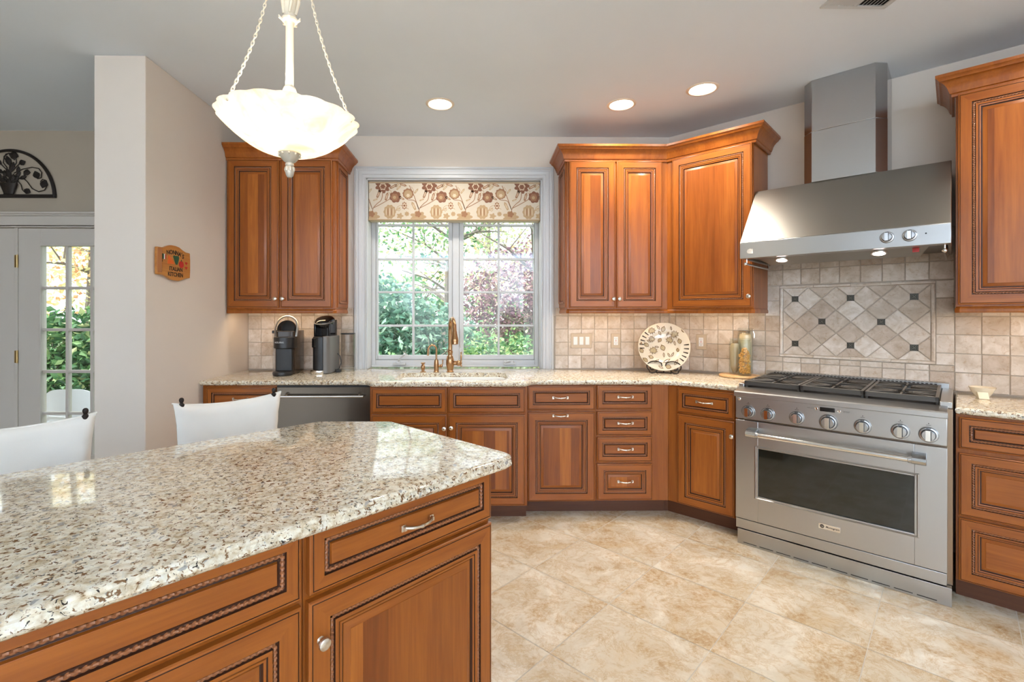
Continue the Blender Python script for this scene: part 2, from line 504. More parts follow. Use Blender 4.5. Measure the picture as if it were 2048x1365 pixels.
def sweep(mb, path, prof, mat=0, closed_profile=True):
    """sweep profile (outward, z) along a plan path; outward is to the right of travel"""
    n = len(path); rows = []
    for i in range(n):
        p = Vector(path[i])
        d1 = (p - Vector(path[i - 1])).normalized() if i else None
        d2 = (Vector(path[i + 1]) - p).normalized() if i < n - 1 else None
        d1 = d1 or d2; d2 = d2 or d1
        n1 = Vector((d1.y, -d1.x)); n2 = Vector((d2.y, -d2.x))
        m = (n1 + n2) / (1 + n1.dot(n2))
        rows.append([(p.x + m.x * o, p.y + m.y * o, z) for o, z in prof])
    k = len(prof); v = [q for r in rows for q in r]; f = []
    for i in range(n - 1):
        for j in range(k if closed_profile else k - 1):
            j2 = (j + 1) % k
            f.append((i * k + j, (i + 1) * k + j, (i + 1) * k + j2, i * k + j2))
    if closed_profile:
        f.append(tuple(range(k))); f.append(tuple((n - 1) * k + j for j in range(k - 1, -1, -1)))
    mb.add(v, f, mat)
    return mb
def arc(cx, cy, r, a0, a1, n):
    return [(cx + r * math.cos(math.radians(a0 + (a1 - a0) * i / n)), cy + r * math.sin(math.radians(a0 + (a1 - a0) * i / n))) for i in range(n + 1)]
def fix_normals(o):
    bm = bmesh.new(); bm.from_mesh(o.data); bmesh.ops.recalc_face_normals(bm, faces=bm.faces); bm.to_mesh(o.data); bm.free()
    return o

# ------------------------------------------------------------------ cabinet fronts
DOOR = [(0, 0, 'w'), (0, .0165, 'w'), (.003, .0195, 'w'), (.0065, .0205, 'w'), (.0075, .0185, 'g'), (.009, .0205, 'g'),
        (.050, .0205, 'w'), (.0508, .013, 'g'), (.0632, .013, 'g'), (.064, .0195, 'g'), (.073, .019, 'w'), (.0738, .0165, 'g'), (.0758, .0165, 'g'),
        (.0768, .0185, 'w'), (.082, .0172, 'w'), (.0845, .0105, 'g'), (.0875, .0100, 'g'), (.0885, .0115, 'w'), (.104, .0165, 'w'), (.105, .0178, 'w')]
DRAWER = [(0, 0, 'w'), (0, .0165, 'w'), (.003, .0195, 'w'), (.0065, .0205, 'w'), (.0075, .0185, 'g'), (.009, .0205, 'g'),
          (.034, .0205, 'w'), (.0348, .013, 'g'), (.0472, .013, 'g'), (.048, .0135, 'g'), (.0505, .0105, 'g'), (.0515, .011, 'g'), (.0535, .0175, 'w'), (.0545, .018, 'w')]
TALLDRAWER = [(i * .84, d, m) for i, d, m in DOOR]
def front_mesh(w, h, prof, rope_inset):
    mb = MB(); prev = None
    for ins, dep, code in prof:
        loop = [(ins, -dep, ins), (w - ins, -dep, ins), (w - ins, -dep, h - ins), (ins, -dep, h - ins)]
        if prev:
            fs = [(k, (k + 1) % 4, 4 + (k + 1) % 4, 4 + k) for k in range(4)]
            mb.add(prev + loop, fs, [2] * 4 if code == 'g' else [1, 0, 1, 0])
        prev = loop
    mb.add(prev, [(0, 1, 2, 3)], 3 if h > w * 0.6 else 1)
    # twisted rope bead lying in the groove
    r0, pitch, seg = .0056, .0115, 5
    c = rope_inset
    cor = [(c, c), (w - c, c), (w - c, h - c), (c, h - c)]
    for k in range(4):
        a, b_ = Vector(cor[k]), Vector(cor[(k + 1) % 4]); L = (b_ - a).length
        n = max(8, int(L / .0024)); d = (b_ - a) / L; nrm = Vector((-d.y, d.x)); v = []
        for i in range(n + 1):
            s_ = L * i / n; p = a + d * s_
            for q in range(seg):
                ph = math.pi * q / (seg - 1)
                r = r0 * (0.78 + 0.22 * math.cos(2 * ph - 2 * math.pi * s_ / pitch))
                e = r * math.cos(ph)
                v.append((p.x + nrm.x * e, -.0135 - r * math.sin(ph), p.y + nrm.y * e))
        f = [(i * seg + q, (i + 1) * seg + q, (i + 1) * seg + q + 1, i * seg + q + 1) for i in range(n) for q in range(seg - 1)]
        mb.add(v, f, 4)
    return mb
KNOB = [(1e-5, -.026), (.009, -.0255), (.0135, -.023), (.0150, -.019), (.0135, -.0155), (.008, -.013), (.0055, -.009), (.006, -.003), (.009, 0)]
TOY = Matrix(((1, 0, 0, 0), (0, 0, 1, 0), (0, -1, 0, 0), (0, 0, 0, 1)))   # lathe axis z -> y
def knob(parent, x, z, y=-.0205, s=1.0):
    mb = MB(); mb.lathe([(r * s, zz * s) for r, zz in KNOB], 16, (0, 0, 0), 0, TOY)
    return mb.build('knob', 'satin_nickel', parent, (x, y, z))
def pull(parent, x, z, y=-.0205):
    mb = MB()
    pts = []; rs = []
    for i in range(25):
        u = -1 + 2 * i / 24
        pts.append((u * .046, -.006 - .020 * (1 - abs(u) ** 3.2), .0035 * (abs(u) - .45)))
        rs.append(.0042 + .0016 * abs(u) ** 2 + (.0022 if i in (12,) else .0013 if i in (11, 13) else 0))
    mb.tube(pts, rs, 10)
    for sx in (-1, 1):
        mb.box(sx * .047 - .0065, sx * .047 + .0065, -.0075, 0.001, -.0085, .0085)
        mb.box(sx * .0455 - .0045, sx * .0455 + .0045, -.015, -.006, -.005, .005)
    return mb.build('handle', 'satin_nickel', parent, (x, y, z))
def front(parent, kind, x0, x1, z0, z1, hw=None, y=0.0):
    """kind door / drawer / false_front ; hw = ('knob', x, z) or ('pull', x, z), in the cabinet's frame"""
    w, h = x1 - x0, z1 - z0
    if kind == 'drawer' and h > .21: pf, ri = TALLDRAWER, .057 * .84
    elif kind in ('drawer', 'false_front'): pf, ri = DRAWER, .041
    else: pf, ri = DOOR, .057
    o = front_mesh(w, h, pf, ri).build({'pullout': 'pullout_door'}.get(kind, kind), CAB, parent, (x0, y, z0), smooth=30)
    if hw:
        hx, hz = hw[1] - x0, hw[2] - z0
        (knob if hw[0] == 'knob' else pull)(o, hx, hz, -.0205 if len(hw) < 4 else hw[3])
    return o
# ------------------------------------------------------------------ the setting
CZ = 2.775
YW = 3.85            # kitchen window wall
NW = 3.80            # range wall: x + y = NW * sqrt 2
XL = -1.84           # left wall
YD = 3.77            # dining door wall
def struct(o, name=None): o['kind'] = 'structure'; return o

def poly_face(name, outer, holes, z, mat, flip=False):
    bm = bmesh.new(); es = []
    for lp in [outer] + holes:
        vs = [bm.verts.new((x, y, z)) for x, y in lp]
        for i in range(len(vs)): es.append(bm.edges.new((vs[i], vs[(i + 1) % len(vs)])))
    bmesh.ops.triangle_fill(bm, use_beauty=True, use_dissolve=False, edges=es)
    for f in bm.faces:
        if (f.normal.z > 0) == flip: f.normal_flip()
    me = bpy.data.meshes.new(name); bm.to_mesh(me); bm.free(); me.materials.append(MATS[mat])
    o = bpy.data.objects.new(name, me); COL.objects.link(o); return o
CANS = [(-.268, 3.259), (.962, 3.252), (1.408, 3.023), NT(3.00, .36)]
XR = 4.1
wall_corner = (NW * R2 - YW, YW)
range_end = (XR, NW * R2 - XR)
room = [(-6.2, -4.0), (XR, -4.0), range_end, wall_corner, (-2.12, YW), (-2.12, YD), (-6.2, YD)]
struct(poly_face('ceiling', room, [[p for p in arc(x, y, .076, 0, 360, 32)[:-1]] for x, y in CANS], CZ, 'ceiling_paint', True))
# roof slab over the room keeps the sun out
mb = MB()
mb.prism([(-6.3, -4.1), (XR + .1, -4.1), (XR + .1, range_end[1]), (wall_corner[0] + .1, YW + .25), (-6.3, YW + .25)], 3.02, 3.12)
struct(mb.build('ceiling_roof_slab', 'ceiling_paint', smooth=0))

# floor: travertine squares set parallel to the range, on a grout bed
def tile_prism(mb, poly, depth, ch, mat=0, M=None):
    """one tile: polygon (u, v) with chamfered edge; back at 0, face at -depth on local y"""
    n = len(poly); c = (sum(p[0] for p in poly) / n, sum(p[1] for p in poly) / n)
    ins = offset_poly(poly, -ch)
    v = [(p[0], 0, p[1]) for p in poly] + [(p[0], -(depth - ch * .6), p[1]) for p in poly] + [(p[0], -depth, p[1]) for p in ins]
    f = [tuple(range(2 * n, 3 * n))]
    for i in range(n):
        j = (i + 1) % n
        f += [(i, j, n + j, n + i), (n + i, n + j, 2 * n + j, 2 * n + i)]
    mb.add(v, f, mat, M)
mb = MB()
PN, PT = .4572, .4505
for i in range(-16, 6):
    for j in range(-12, 14):
        n0, t0 = 2.002 + i * PN, -.702 + j * PT
        cx_, cy_ = NT(n0 + PN / 2, t0 + PT / 2)
        if cx_ < -3.2 or cx_ > 4.3 or cy_ < -3.8 or cy_ > 4.2: continue
        g = .0018
        q = [NT(n0 + g, t0 + g), NT(n0 + g, t0 + PT - g), NT(n0 + PN - g, t0 + PT - g), NT(n0 + PN - g, t0 + g)]
        mb.add([(x, y, 0) for x, y in q], [(0, 1, 2, 3)], 0)
floor = mb.build('floor', ['floor_tile'], smooth=0); struct(floor); fix_normals(floor)
mb = MB(); mb.box(-6.3, 4.4, -4.2, 4.1, -.12, -.0012)
fg = mb.build('floor_grout_bed', 'floor_grout', floor, smooth=0)
mb = MB(); mb.box(-6.2, -3.2, -4.0, 3.77, -.0012, 0.0)
mb.build('dining_floor', 'floor_tile', floor, smooth=0)

# walls
mb = MB()
WX0, WX1, WZ1 = -.905, .500, 2.435
Y2 = YW + .20
mb.box(XL - .02, WX0, YW, Y2, 0, CZ)
mb.box(WX1, wall_corner[0] + .3, YW, Y2, 0, CZ)
mb.box(WX0, WX1, YW, Y2, WZ1, CZ)
mb.box(WX0, WX1, YW, Y2, 0, .884)
struct(mb.build('wall_back', 'wall_paint', smooth=0))
mb = MB()
mb.prism([wall_corner, (wall_corner[0] + .3, YW + .05), (range_end[0] + .3, range_end[1] + .05), range_end][::-1], 0, CZ)
struct(fix_normals(mb.build('wall_range', 'wall_paint', smooth=0)))
mb = MB(); mb.box(-2.12, XL, 2.67, Y2 - .002, 0, CZ)
struct(mb.build('wall_left', 'wall_paint', smooth=0, bevel=.004))
mb = MB(); mb.box(XL, XL + .014, 2.656, 3.20, 0.0005, .13); mb.box(-2.134, XL, 2.656, 2.67, 0.0005, .13); mb.box(-2.134, -2.12, 2.67, YD - .03, 0.0005, .13)
struct(mb.build('baseboard_left', 'white_trim', bevel=.003))
mb = MB(); mb.box(XR, XR + .12, -4.0, range_end[1], 0, CZ)
struct(mb.build('wall_right', 'wall_paint', smooth=0))
mb = MB(); mb.box(-6.32, -6.2, -4.0, 4.0, 0, CZ)
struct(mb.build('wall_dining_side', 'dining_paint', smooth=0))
mb = MB()
RW = [(-4.7, -2.5), (-1.7, .5), (1.1, 3.3)]
prev = -6.3
for a, c in RW:
    mb.box(prev, a, -4.16, -4.04, 0, CZ); mb.box(a, c, -4.16, -4.04, 2.45, CZ); mb.box(a, c, -4.16, -4.04, 0, .25); prev = c
mb.box(prev, XR + .1, -4.16, -4.04, 0, CZ)
struct(mb.build('wall_rear', 'wall_paint', smooth=0))

# dining wall with the french door
DX0, DX1, DZ = -4.62, -2.70, 2.035
mb = MB()
mb.box(-6.3, DX0, YD, YD + .2, 0, CZ); mb.box(DX1, -2.122, YD, YD + .2, 0, CZ); mb.box(DX0, DX1, YD, YD + .2, DZ, CZ)
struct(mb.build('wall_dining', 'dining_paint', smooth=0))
d1 = struct(thing('door_1', 'white french door with small panes opening to the patio', 'door', (0, 0, 0)))
def leaf(x0, x1, name='door_leaf', stile=.15):
    mb = MB(); y0, y1 = YD + .03, YD + .075
    gx0, gx1, gz0, gz1 = x0 + stile + .03, x1 - stile, .245, 1.885
    mb.box(x0, gx0, y0, y1, .01, DZ - .012); mb.box(gx1, x1, y0, y1, .01, DZ - .012)
    mb.box(gx0, gx1, y0, y1, gz1, DZ - .012); mb.box(gx0, gx1, y0, y1, .01, gz0)
    # bead around the glass
    for a in (0, .012):
        e = .022 - a
        mb.box(gx0 - e, gx1 + e, y0 - .004 - a * .5, y0 + .001, gz1, gz1 + e); mb.box(gx0 - e, gx1 + e, y0 - .004 - a * .5, y0 + .001, gz0 - e, gz0)
        mb.box(gx0 - e, gx0, y0 - .004 - a * .5, y0 + .001, gz0, gz1); mb.box(gx1, gx1 + e, y0 - .004 - a * .5, y0 + .001, gz0, gz1)
    lf = mb.build(name, 'door_white', d1, bevel=.002)
    mb = MB()
    for i in (1, 2):
        x = gx0 + (gx1 - gx0) * i / 3; mb.box(x - .011, x + .011, y0 + .004, y1 - .004, gz0, gz1)
    for i in range(1, 5):
        z = gz0 + (gz1 - gz0) * i / 5; mb.box(gx0, gx1, y0 + .005, y1 - .005, z - .011, z + .011)
    mb.build('muntin_grid', 'door_white', lf, bevel=.003)
    mb = MB(); mb.box(gx0, gx1, y0 + .020, y0 + .024, gz0, gz1)
    mb.build('glass_pane', 'window_glass', lf, smooth=0)
    return lf
l1 = leaf(-3.603, DX1)
leaf(-4.60, -3.63)
mb = MB(); mb.box(-3.632, -3.604, YD + .026, YD + .08, 0.01, DZ); mb.build('door_mullion', 'door_white', d1, bevel=.002)
for z in (1.765, 1.02, .27):
    mb = MB(); mb.box(-3.622, -3.606, YD + .018, YD + .03, z - .048, z + .048)
    mb.tube([(-3.6035, YD + .022, z - .05), (-3.6035, YD + .022, z + .05)], .0065, 8)
    mb.build('hinge', 'brass_hinge', l1)
mb = MB()
mb.box(DX0 - .1, -2.121, YD - .022, YD - .001, DZ + .004, DZ + .075); mb.box(DX0 - .1, -2.121, YD - .034, YD - .001, DZ + .075, DZ + .088)
mb.box(DX0 - .1, -2.121, YD - .046, YD - .001, DZ + .088, DZ + .103)
mb.box(DX0 - .1, DX0, YD - .02, YD - .001, 0, DZ + .004); mb.box(DX1, DX1 + .1, YD - .02, YD - .001, 0, DZ + .004)
mb.box(DX0, DX0 + .02, YD, YD + .1, 0, DZ); mb.box(DX1 - .001, DX1 + .02, YD, YD + .1, 0, DZ); mb.box(DX0, DX1, YD, YD + .1, DZ - .009, DZ + .01)
struct(mb.build('trim_2', 'door_white', bevel=.003))

# kitchen window: casing, jambs, two casement sashes with muntin grids
mb = MB()
CAS = [(.093, 0), (.093, -.012), (.088, -.026), (.074, -.028), (.070, -.020), (.058, -.019), (.054, -.023), (.030, -.021), (.026, -.015), (.008, -.015), (.004, -.019), (.0, -.017), (0, 0)]
vv = []
for o_, d_ in CAS:
    vv.append([(WX0 - o_, YW - .001 + d_, .9145), (WX0 - o_, YW - .001 + d_, WZ1 + o_), (WX1 + o_, YW - .001 + d_, WZ1 + o_), (WX1 + o_, YW - .001 + d_, .9145)])
for a, c in zip(vv, vv[1:]):
    for k in range(3): mb.add([a[k], a[k + 1], c[k + 1], c[k]], [(0, 1, 2, 3)])
casing = struct(fix_normals(mb.build('trim_1', 'white_trim', smooth=25)))
w1 = struct(thing('window_1', 'white casement window over the sink', 'window', (0, 0, 0)))
mb = MB()
mb.box(WX0, WX0 + .012, YW - .004, Y2, .9145, WZ1); mb.box(WX1 - .012, WX1, YW - .004, Y2, .9145, WZ1); mb.box(WX0, WX1, YW - .004, Y2, WZ1 - .012, WZ1)
mb.build('jamb', 'white_trim', w1, bevel=.002)
FY0, FY1 = YW + .135, YW + .2
fx0, fx1 = WX0 + .012, WX1 - .012
mb = MB()
mb.box(fx0, fx0 + .032, FY0, FY1, .916, WZ1 - .012); mb.box(fx1 - .032, fx1, FY0, FY1, .916, WZ1 - .012)
mb.box(fx0 + .0321, fx1 - .0321, FY0 + .0004, FY1, .916, .972); mb.box(fx0 + .0321, fx1 - .0321, FY0 + .0004, FY1, WZ1 - .06, WZ1 - .012)
mb.box(-.224, -.170, FY0, FY1, .9721, WZ1 - .0601)
mb.box(fx0 + .001, fx1 - .001, FY0 - .016, FY0 - .0001, .9155, .930)
mb.build('window_frame', 'white_trim', w1, bevel=.003)
for si, (sx0, sx1) in enumerate(((fx0 + .033, -.225), (-.169, fx1 - .033))):
    gx0, gx1 = ((-.845, -.260), (-.134, .451))[si]; gz0, gz1 = 1.011, WZ1 - .09
    mb = MB(); a, c = FY0 + .014, FY1 - .004
    mb.box(sx0, gx0, a, c, .974, WZ1 - .062); mb.box(gx1, sx1, a, c, .974, WZ1 - .062); mb.box(gx0, gx1, a, c, .974, gz0); mb.box(gx0, gx1, a, c, gz1, WZ1 - .062)
    sash = mb.build('sash', 'white_trim', w1, bevel=.004)
    mb = MB()
    gm = (gx0 + gx1) / 2
    mb.box(gm - .009, gm + .009, a + .008, c - .008, gz0, gz1)
    for z in (1.256, 1.535, 1.811, 2.093): mb.box(gx0, gx1, a + .009, c - .009, z - .009, z + .009)
    mb.build('muntin_grid', 'white_trim', sash, bevel=.003)
    mb = MB(); mb.box(gx0, gx1, a + .020, a + .024, gz0, gz1); mb.build('glass_pane', 'window_glass', sash, smooth=0)
for cx_, folded in ((-.66, False), (.245, True)):
    mb = MB(); mb.box(cx_ - .05, cx_ + .05, FY0 - .03, FY0, .934, .952)
    mb.lathe([(.02, 0), (.018, .012), (.012, .018), (1e-4, .02)], 14, (cx_ - (.01 if not folded else -.02), FY0 - .018, .95))
    if folded:
        mb.tube([(cx_ + .03, FY0 - .025, .962), (cx_ - .0, FY0 - .03, .968), (cx_ - .035, FY0 - .03, .957)], .007, 8); mb.ball((cx_ - .035, FY0 - .03, .96), .011)
    else:
        mb.tube([(cx_ - .012, FY0 - .025, .96), (cx_ + .005, FY0 - .04, .985), (cx_ + .04, FY0 - .05, 1.018)], .008, 8); mb.ball((cx_ + .045, FY0 - .05, 1.022), .011)
    mb.build('crank_handle', 'white_trim', w1, bevel=.003)
mb = MB(); mb.box(-.158, -.150, FY0 - .012, FY0 - .002, 1.10, 1.23); mb.tube([(-.154, FY0 - .014, 1.12), (-.154, FY0 - .02, 1.09), (-.15, FY0 - .022, 1.075)], .005, 8)
mb.build('sash_lock', 'white_trim', w1, bevel=.002)

# tumbled stone backsplash: every tile its own bevelled piece
def rect_minus(r, h):
    x0, x1, z0, z1 = r; a0, a1, b0, b1 = h
    if x1 <= a0 or x0 >= a1 or z1 <= b0 or z0 >= b1: return [r]
    out = []
    if z0 < b0: out.append((x0, x1, z0, b0))
    if z1 > b1: out.append((x0, x1, b1, z1))
    m0, m1 = max(z0, b0), min(z1, b1)
    if x0 < a0: out.append((x0, a0, m0, m1))
    if x1 > a1: out.append((a1, x1, m0, m1))
    return out
TP = .1057
def tiles(mb, xa, xb, za, zb, xo, zo=.9155, hole=None, keep=lambda x, z: True):
    i0 = math.floor((xa - xo) / TP)
    x = xo + i0 * TP
    while x < xb:
        z = zo
        while z < zb:
            r = (max(x, xa), min(x + TP, xb), z, min(z + TP, zb))
            if r[1] - r[0] > .008 and r[3] - r[2] > .008 and keep((r[0] + r[1]) / 2, r[2]):
                for q in (rect_minus(r, hole) if hole else [r]):
                    if q[1] - q[0] < .008 or q[3] - q[2] < .008: continue
                    g = .0022; j = lambda: rnd.uniform(-.0008, .0008)
                    p = [(q[0] + g + j(), q[2] + g + j()), (q[1] - g + j(), q[2] + g + j()), (q[1] - g + j(), q[3] - g + j()), (q[0] + g + j(), q[3] - g + j())]
                    tile_prism(mb, p, .009 + rnd.uniform(-.0006, .0006), .0022)
            z += TP
        x += TP
mb = MB()
tiles(mb, XL + .003, WX0 - .096, .9155, 1.405, -1.84, keep=lambda x, z: x < -1.04 or z < 1.3)
tiles(mb, WX1 + .096, wall_corner[0] - .004, .9155, 1.405, .602 - 5 * TP, keep=lambda x, z: x > .64 or z < 1.3)
bs1 = struct(mb.build('wall_back_tile', 'tumbled_tile', None, (0, YW - .0012, 0), smooth=0))
mb = MB(); mb.box(XL + .003, -1.04, -.003, .001, .9155, 1.40); mb.box(-1.04, WX0 - .096, -.003, .001, .9155, 1.338)
mb.box(.64, wall_corner[0] - .002, -.003, .001, .9155, 1.40); mb.box(WX1 + .096, .64, -.003, .001, .9155, 1.338)
mb.build('grout_bed', 'tile_grout', bs1, (0, 0, 0), smooth=0)
M0, M1, MZ0, MZ1 = -.864, -.080, 1.058, 1.546
mb = MB()
t_c = (wall_corner[0] - wall_corner[1]) / R2
tiles(mb, t_c + .012, .95, .9155, 1.85, -.001 - 20 * TP, hole=(M0, M1, MZ0, MZ1), keep=lambda x, z: z < 1.40 or (-.94 < x < 0))
bs2 = struct(mb.build('wall_range_tile', 'tumbled_tile', None, (*NT(NW - .0012, 0), 0), (0, 0, -math.pi / 4), smooth=0))
mb = MB(); mb.box(t_c + .012, .95, -.003, .001, .9155, 1.40); mb.box(-.94, 0, -.003, .001, 1.40, 1.85)
mb.build('grout_bed', 'tile_grout', bs2, (0, 0, 0), smooth=0)
# framed diamond inset
def clip(poly, ax, lim, keep_less):
    out = []
    for i in range(len(poly)):
        a, c = poly[i - 1], poly[i]
        ia = (a[ax] <= lim) == keep_less; ic = (c[ax] <= lim) == keep_less
        if ia != ic:
            k = (lim - a[ax]) / (c[ax] - a[ax]); out.append((a[0] + (c[0] - a[0]) * k, a[1] + (c[1] - a[1]) * k))
        if ic: out.append(c)
    return out
mb = MB(); hd = .0752
I0, I1, J0, J1 = M0 + .021, M1 - .021, MZ0 + .021, MZ1 - .021
for i in range(-3, 13):
    for j in range(-8, 4):
        if (i + j) % 2 == 0: continue
        c = (-.773 + i * hd, 1.453 + j * hd)
        h_ = hd - .0030
        p = [(c[0] - h_, c[1]), (c[0], c[1] - h_), (c[0] + h_, c[1]), (c[0], c[1] + h_)]
        for ax, lim, kl in ((0, I0, False), (0, I1, True), (1, J0, False), (1, J1, True)):
            if p: p = clip(p, ax, lim, kl)
        if len(p) < 3: continue
        ar = abs(sum(p[k - 1][0] * p[k][1] - p[k][0] * p[k - 1][1] for k in range(len(p)))) / 2
        if ar > .0004: tile_prism(mb, p, .009, .002)
mb.build('diamond_tiles', 'tumbled_tile', bs2, (0, 0, 0), smooth=0)
mb = MB()
PR = [(0, 0), (0, -.010), (.004, -.0145), (.010, -.016), (.016, -.0145), (.020, -.010), (.020, 0)]
def liner(a, c, horiz, z):
    n = max(1, round((c - a) / .2)); L = (c - a) / n
    for i in range(n):
        s0, s1 = a + i * L + .001, a + (i + 1) * L - .001
        v = []
        for s_ in (s0, s1):
            for o_, d_ in PR: v.append((s_, d_, z + o_) if horiz else (z + o_, d_, s_))
        k = len(PR)
        f = [(q, q + 1, k + q + 1, k + q) for q in range(k - 1)] + [tuple(range(k)), tuple(range(2 * k - 1, k - 1, -1))]
        mb.add(v, f, 0)
liner(M0, M1, True, MZ0); liner(M0, M1, True, MZ1 - .020); liner(MZ0 + .02, MZ1 - .02, False, M0); liner(MZ0 + .02, MZ1 - .02, False, M1 - .020)
fix_normals(mb.build('pencil_liner', 'tumbled_tile', bs2, (0, 0, 0), smooth=30))
for i, j in ((0, 0), (4, 0), (8, 0), (2, -2), (6, -2), (0, -4), (4, -4), (8, -4)):
    c = (-.773 + i * hd, 1.453 + j * hd); mb = MB(); e = .0185
    mb.box(c[0] - e, c[0] + e, -.0125, -.004, c[1] - e, c[1] + e, 0)
    for a in (.015, .0125):
        pass
    for q in range(4):
        Mq = Matrix.Translation((c[0], 0, c[1])) @ Matrix.Rotation(q * math.pi / 2, 4, 'Y')
        mb.box(-.0145, .0145, -.0145, -.012, .0125, .0145, 1, Mq)
        mb.box(-.008, -.002, -.0142, -.012, .003, .0085, 1, Mq)
    mb.box(c[0] - .003, c[0] + .003, -.0142, -.012, c[1] - .003, c[1] + .003, 1)
    mb.build('accent_tile', ['bronze_accent', 'bronze_relief'], bs2, (0, 0, 0), smooth=0)

# ------------------------------------------------------------------ base cabinets
FY = 3.215
def local_of(root, pts):
    Mi = Matrix.Translation(root.location) @ Matrix.Rotation(root.rotation_euler.z, 4, 'Z'); Mi.invert()
    return [tuple((Mi @ Vector((x, y, 0)))[:2]) for x, y in pts]
def carcass(mb, w, depth, z0=.1, z1=.8815, open_top=False):
    if open_top:
        mb.box(0, w, 0, .02, z0, z1); mb.box(0, .018, .02, depth, z0, z1); mb.box(w - .018, w, .02, depth, z0, z1)
        mb.box(.018, w - .018, .02, depth, z0, z0 + .018); mb.box(.018, w - .018, depth - .01, depth, z0, z1)
    else: mb.box(0, w, 0, depth, z0, z1)
def base_cab(name, label, loc, rot, w, depth, open_top=False):
    r = thing(name, label, 'cabinet', (*loc, 0), rot)
    mb = MB(); carcass(mb, w, depth, open_top=open_top); mb.build('body', CAB, r, bevel=.001)
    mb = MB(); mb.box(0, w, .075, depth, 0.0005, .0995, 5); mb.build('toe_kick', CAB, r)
    return r
c = base_cab('base_cabinet', 'cherry base cabinet at the left wall, left of the dishwasher', (-1.836, FY), 0, .491, .62)
front(c, 'drawer', .031, .487, .712, .866, ('pull', .26, .79)); front(c, 'door', .031, .487, .107, .697, ('knob', .455, .62))
c = base_cab('sink_base_cabinet', 'cherry sink cabinet stepping forward below the faucet', (-.712, FY - .08), 0, 1.022, .695, True)
front(c, 'false_front', .010, .499, .709, .872); front(c, 'false_front', .507, 1.008, .709, .872)
front(c, 'door', .010, .499, .108, .698, ('knob', .482, .612)); front(c, 'door', .507, 1.008, .108, .698, ('knob', .528, .617))
c = base_cab('pullout_cabinet', 'cherry cabinet with one drawer above a tall pull-out front, just right of the sink cabinet', (.3105, FY), 0, .465, .62)
front(c, 'drawer', .010, .458, .711, .874, ('pull', .226, .795)); front(c, 'pullout', .010, .458, .104, .696, ('pull', .226, .675, -.0205))
c = base_cab('drawer_cabinet', 'cherry stack of four drawers near the inner corner of the counter', (.776, FY), 0, .490, .62)
for a, e in ((.716, .874), (.541, .700), (.366, .528), (.111, .351)):
    front(c, 'drawer', .008, .377, a, e, ('pull', .194, (a + e) / 2 + .004))
r = thing('corner_base_cabinet', 'angled cherry base cabinet left of the steel range, one drawer over one door', 'cabinet', (*NT(3.170, -1.377), 0), -math.pi / 4)
cp = [(1.2675, FY + .001), NT(3.170, -.947), NT(3.785, -.947), (1.50, 3.836), (1.2675, 3.836)]
mb = MB(); mb.prism(local_of(r, cp), .1, .8815, 0); mb.build('body', CAB, r, bevel=.001)
cp2 = [(1.2675, FY + .075), (1.293, FY + .075), NT(3.242, -.947), NT(3.785, -.947), (1.50, 3.836), (1.2675, 3.836)]
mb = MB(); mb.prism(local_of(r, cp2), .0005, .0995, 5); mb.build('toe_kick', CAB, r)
front(r, 'drawer', .066, .418, .705, .868, ('pull', .242, .79)); front(r, 'door', .066, .418, .107, .695, ('knob', .405, .605))
r = base_cab('drawer_base_cabinet', 'cherry base cabinet of three wide drawers right of the range', NT(3.170, .003), -math.pi / 4, .92, .62)
for a, e in ((.723, .869), (.411, .702), (.107, .399)): front(r, 'drawer', .010, .912, a, e, ('pull', .461, (a + e) / 2))

# dishwasher
d = thing('dishwasher', 'stainless dishwasher with a bar handle between cherry cabinets', 'dishwasher', (-1.3425, FY, 0))
mb = MB(); mb.box(.002, .624, .002, .6, .1, .866); mb.build('tub_body', 'dark_slot', d, smooth=0)
mb = MB(); mb.box(.004, .622, -.024, .0, .105, .868); mb.build('door_panel', 'stainless_dark', d, bevel=.002)
mb = MB(); mb.box(.004, .622, -.0235, .02, .8685, .8795); mb.build('control_edge', 'black_plastic', d, bevel=.001)
mb = MB(); mb.tube([(.045, -.062, .812), (.582, -.062, .812)], .0078, 14)
for x in (.075, .552): mb.tube([(x, -.024, .826), (x, -.045, .82), (x, -.062, .812)], [.012, .009, .008], 10)
mb.build('handle', 'polished_steel', d)
mb = MB(); mb.box(.004, .622, .07, .09, 0.0005, .098); mb.build('toe_panel', 'black_plastic', d, smooth=0)

# ------------------------------------------------------------------ wall cabinets
UZ0, UZ1 = 1.388, 2.482
CROWN = [(0, 2.466), (.010, 2.466), (.012, 2.470), (.012, 2.481), (.019, 2.485), (.021, 2.492), (.0235, 2.497), (.026, 2.508), (.033, 2.523), (.045, 2.537), (.055, 2.545), (.058, 2.5455), (.061, 2.552), (.067, 2.558), (.072, 2.561), (.072, 2.576), (0, 2.576)]
RAIL = [(-.022, 1.357), (.002, 1.357), (.004, 1.362), (.004, 1.376), (.0, 1.384), (-.002, 1.388), (-.022, 1.388)]
def upper(name, label, loc, rot, w, depth, poly=None):
    r = thing(name, label, 'cabinet', (*loc, 0), rot)
    mb = MB()
    if poly: mb.prism(local_of(r, poly), UZ0, UZ1, 0)
    else: mb.box(0, w, 0, depth, UZ0, UZ1)
    mb.build('body', CAB, r, bevel=.001); return r
def side_panel(r, x, depth, facing):
    rot = -math.pi / 2 if facing < 0 else math.pi / 2
    o = front_mesh(depth - .05, 2.468 - 1.4, [(i * .62, dd_ * .42, m) for i, dd_, m in DOOR], .057 * .62).build('side_panel', CAB, r, (x, (depth - .012) if facing < 0 else .038, 1.4), (0, 0, rot), smooth=30)
    return o
uy = 3.515
c = upper('wall_cabinet', 'cherry wall cabinet with two tall doors, left of the window', (-1.836, uy), 0, .786, .322)
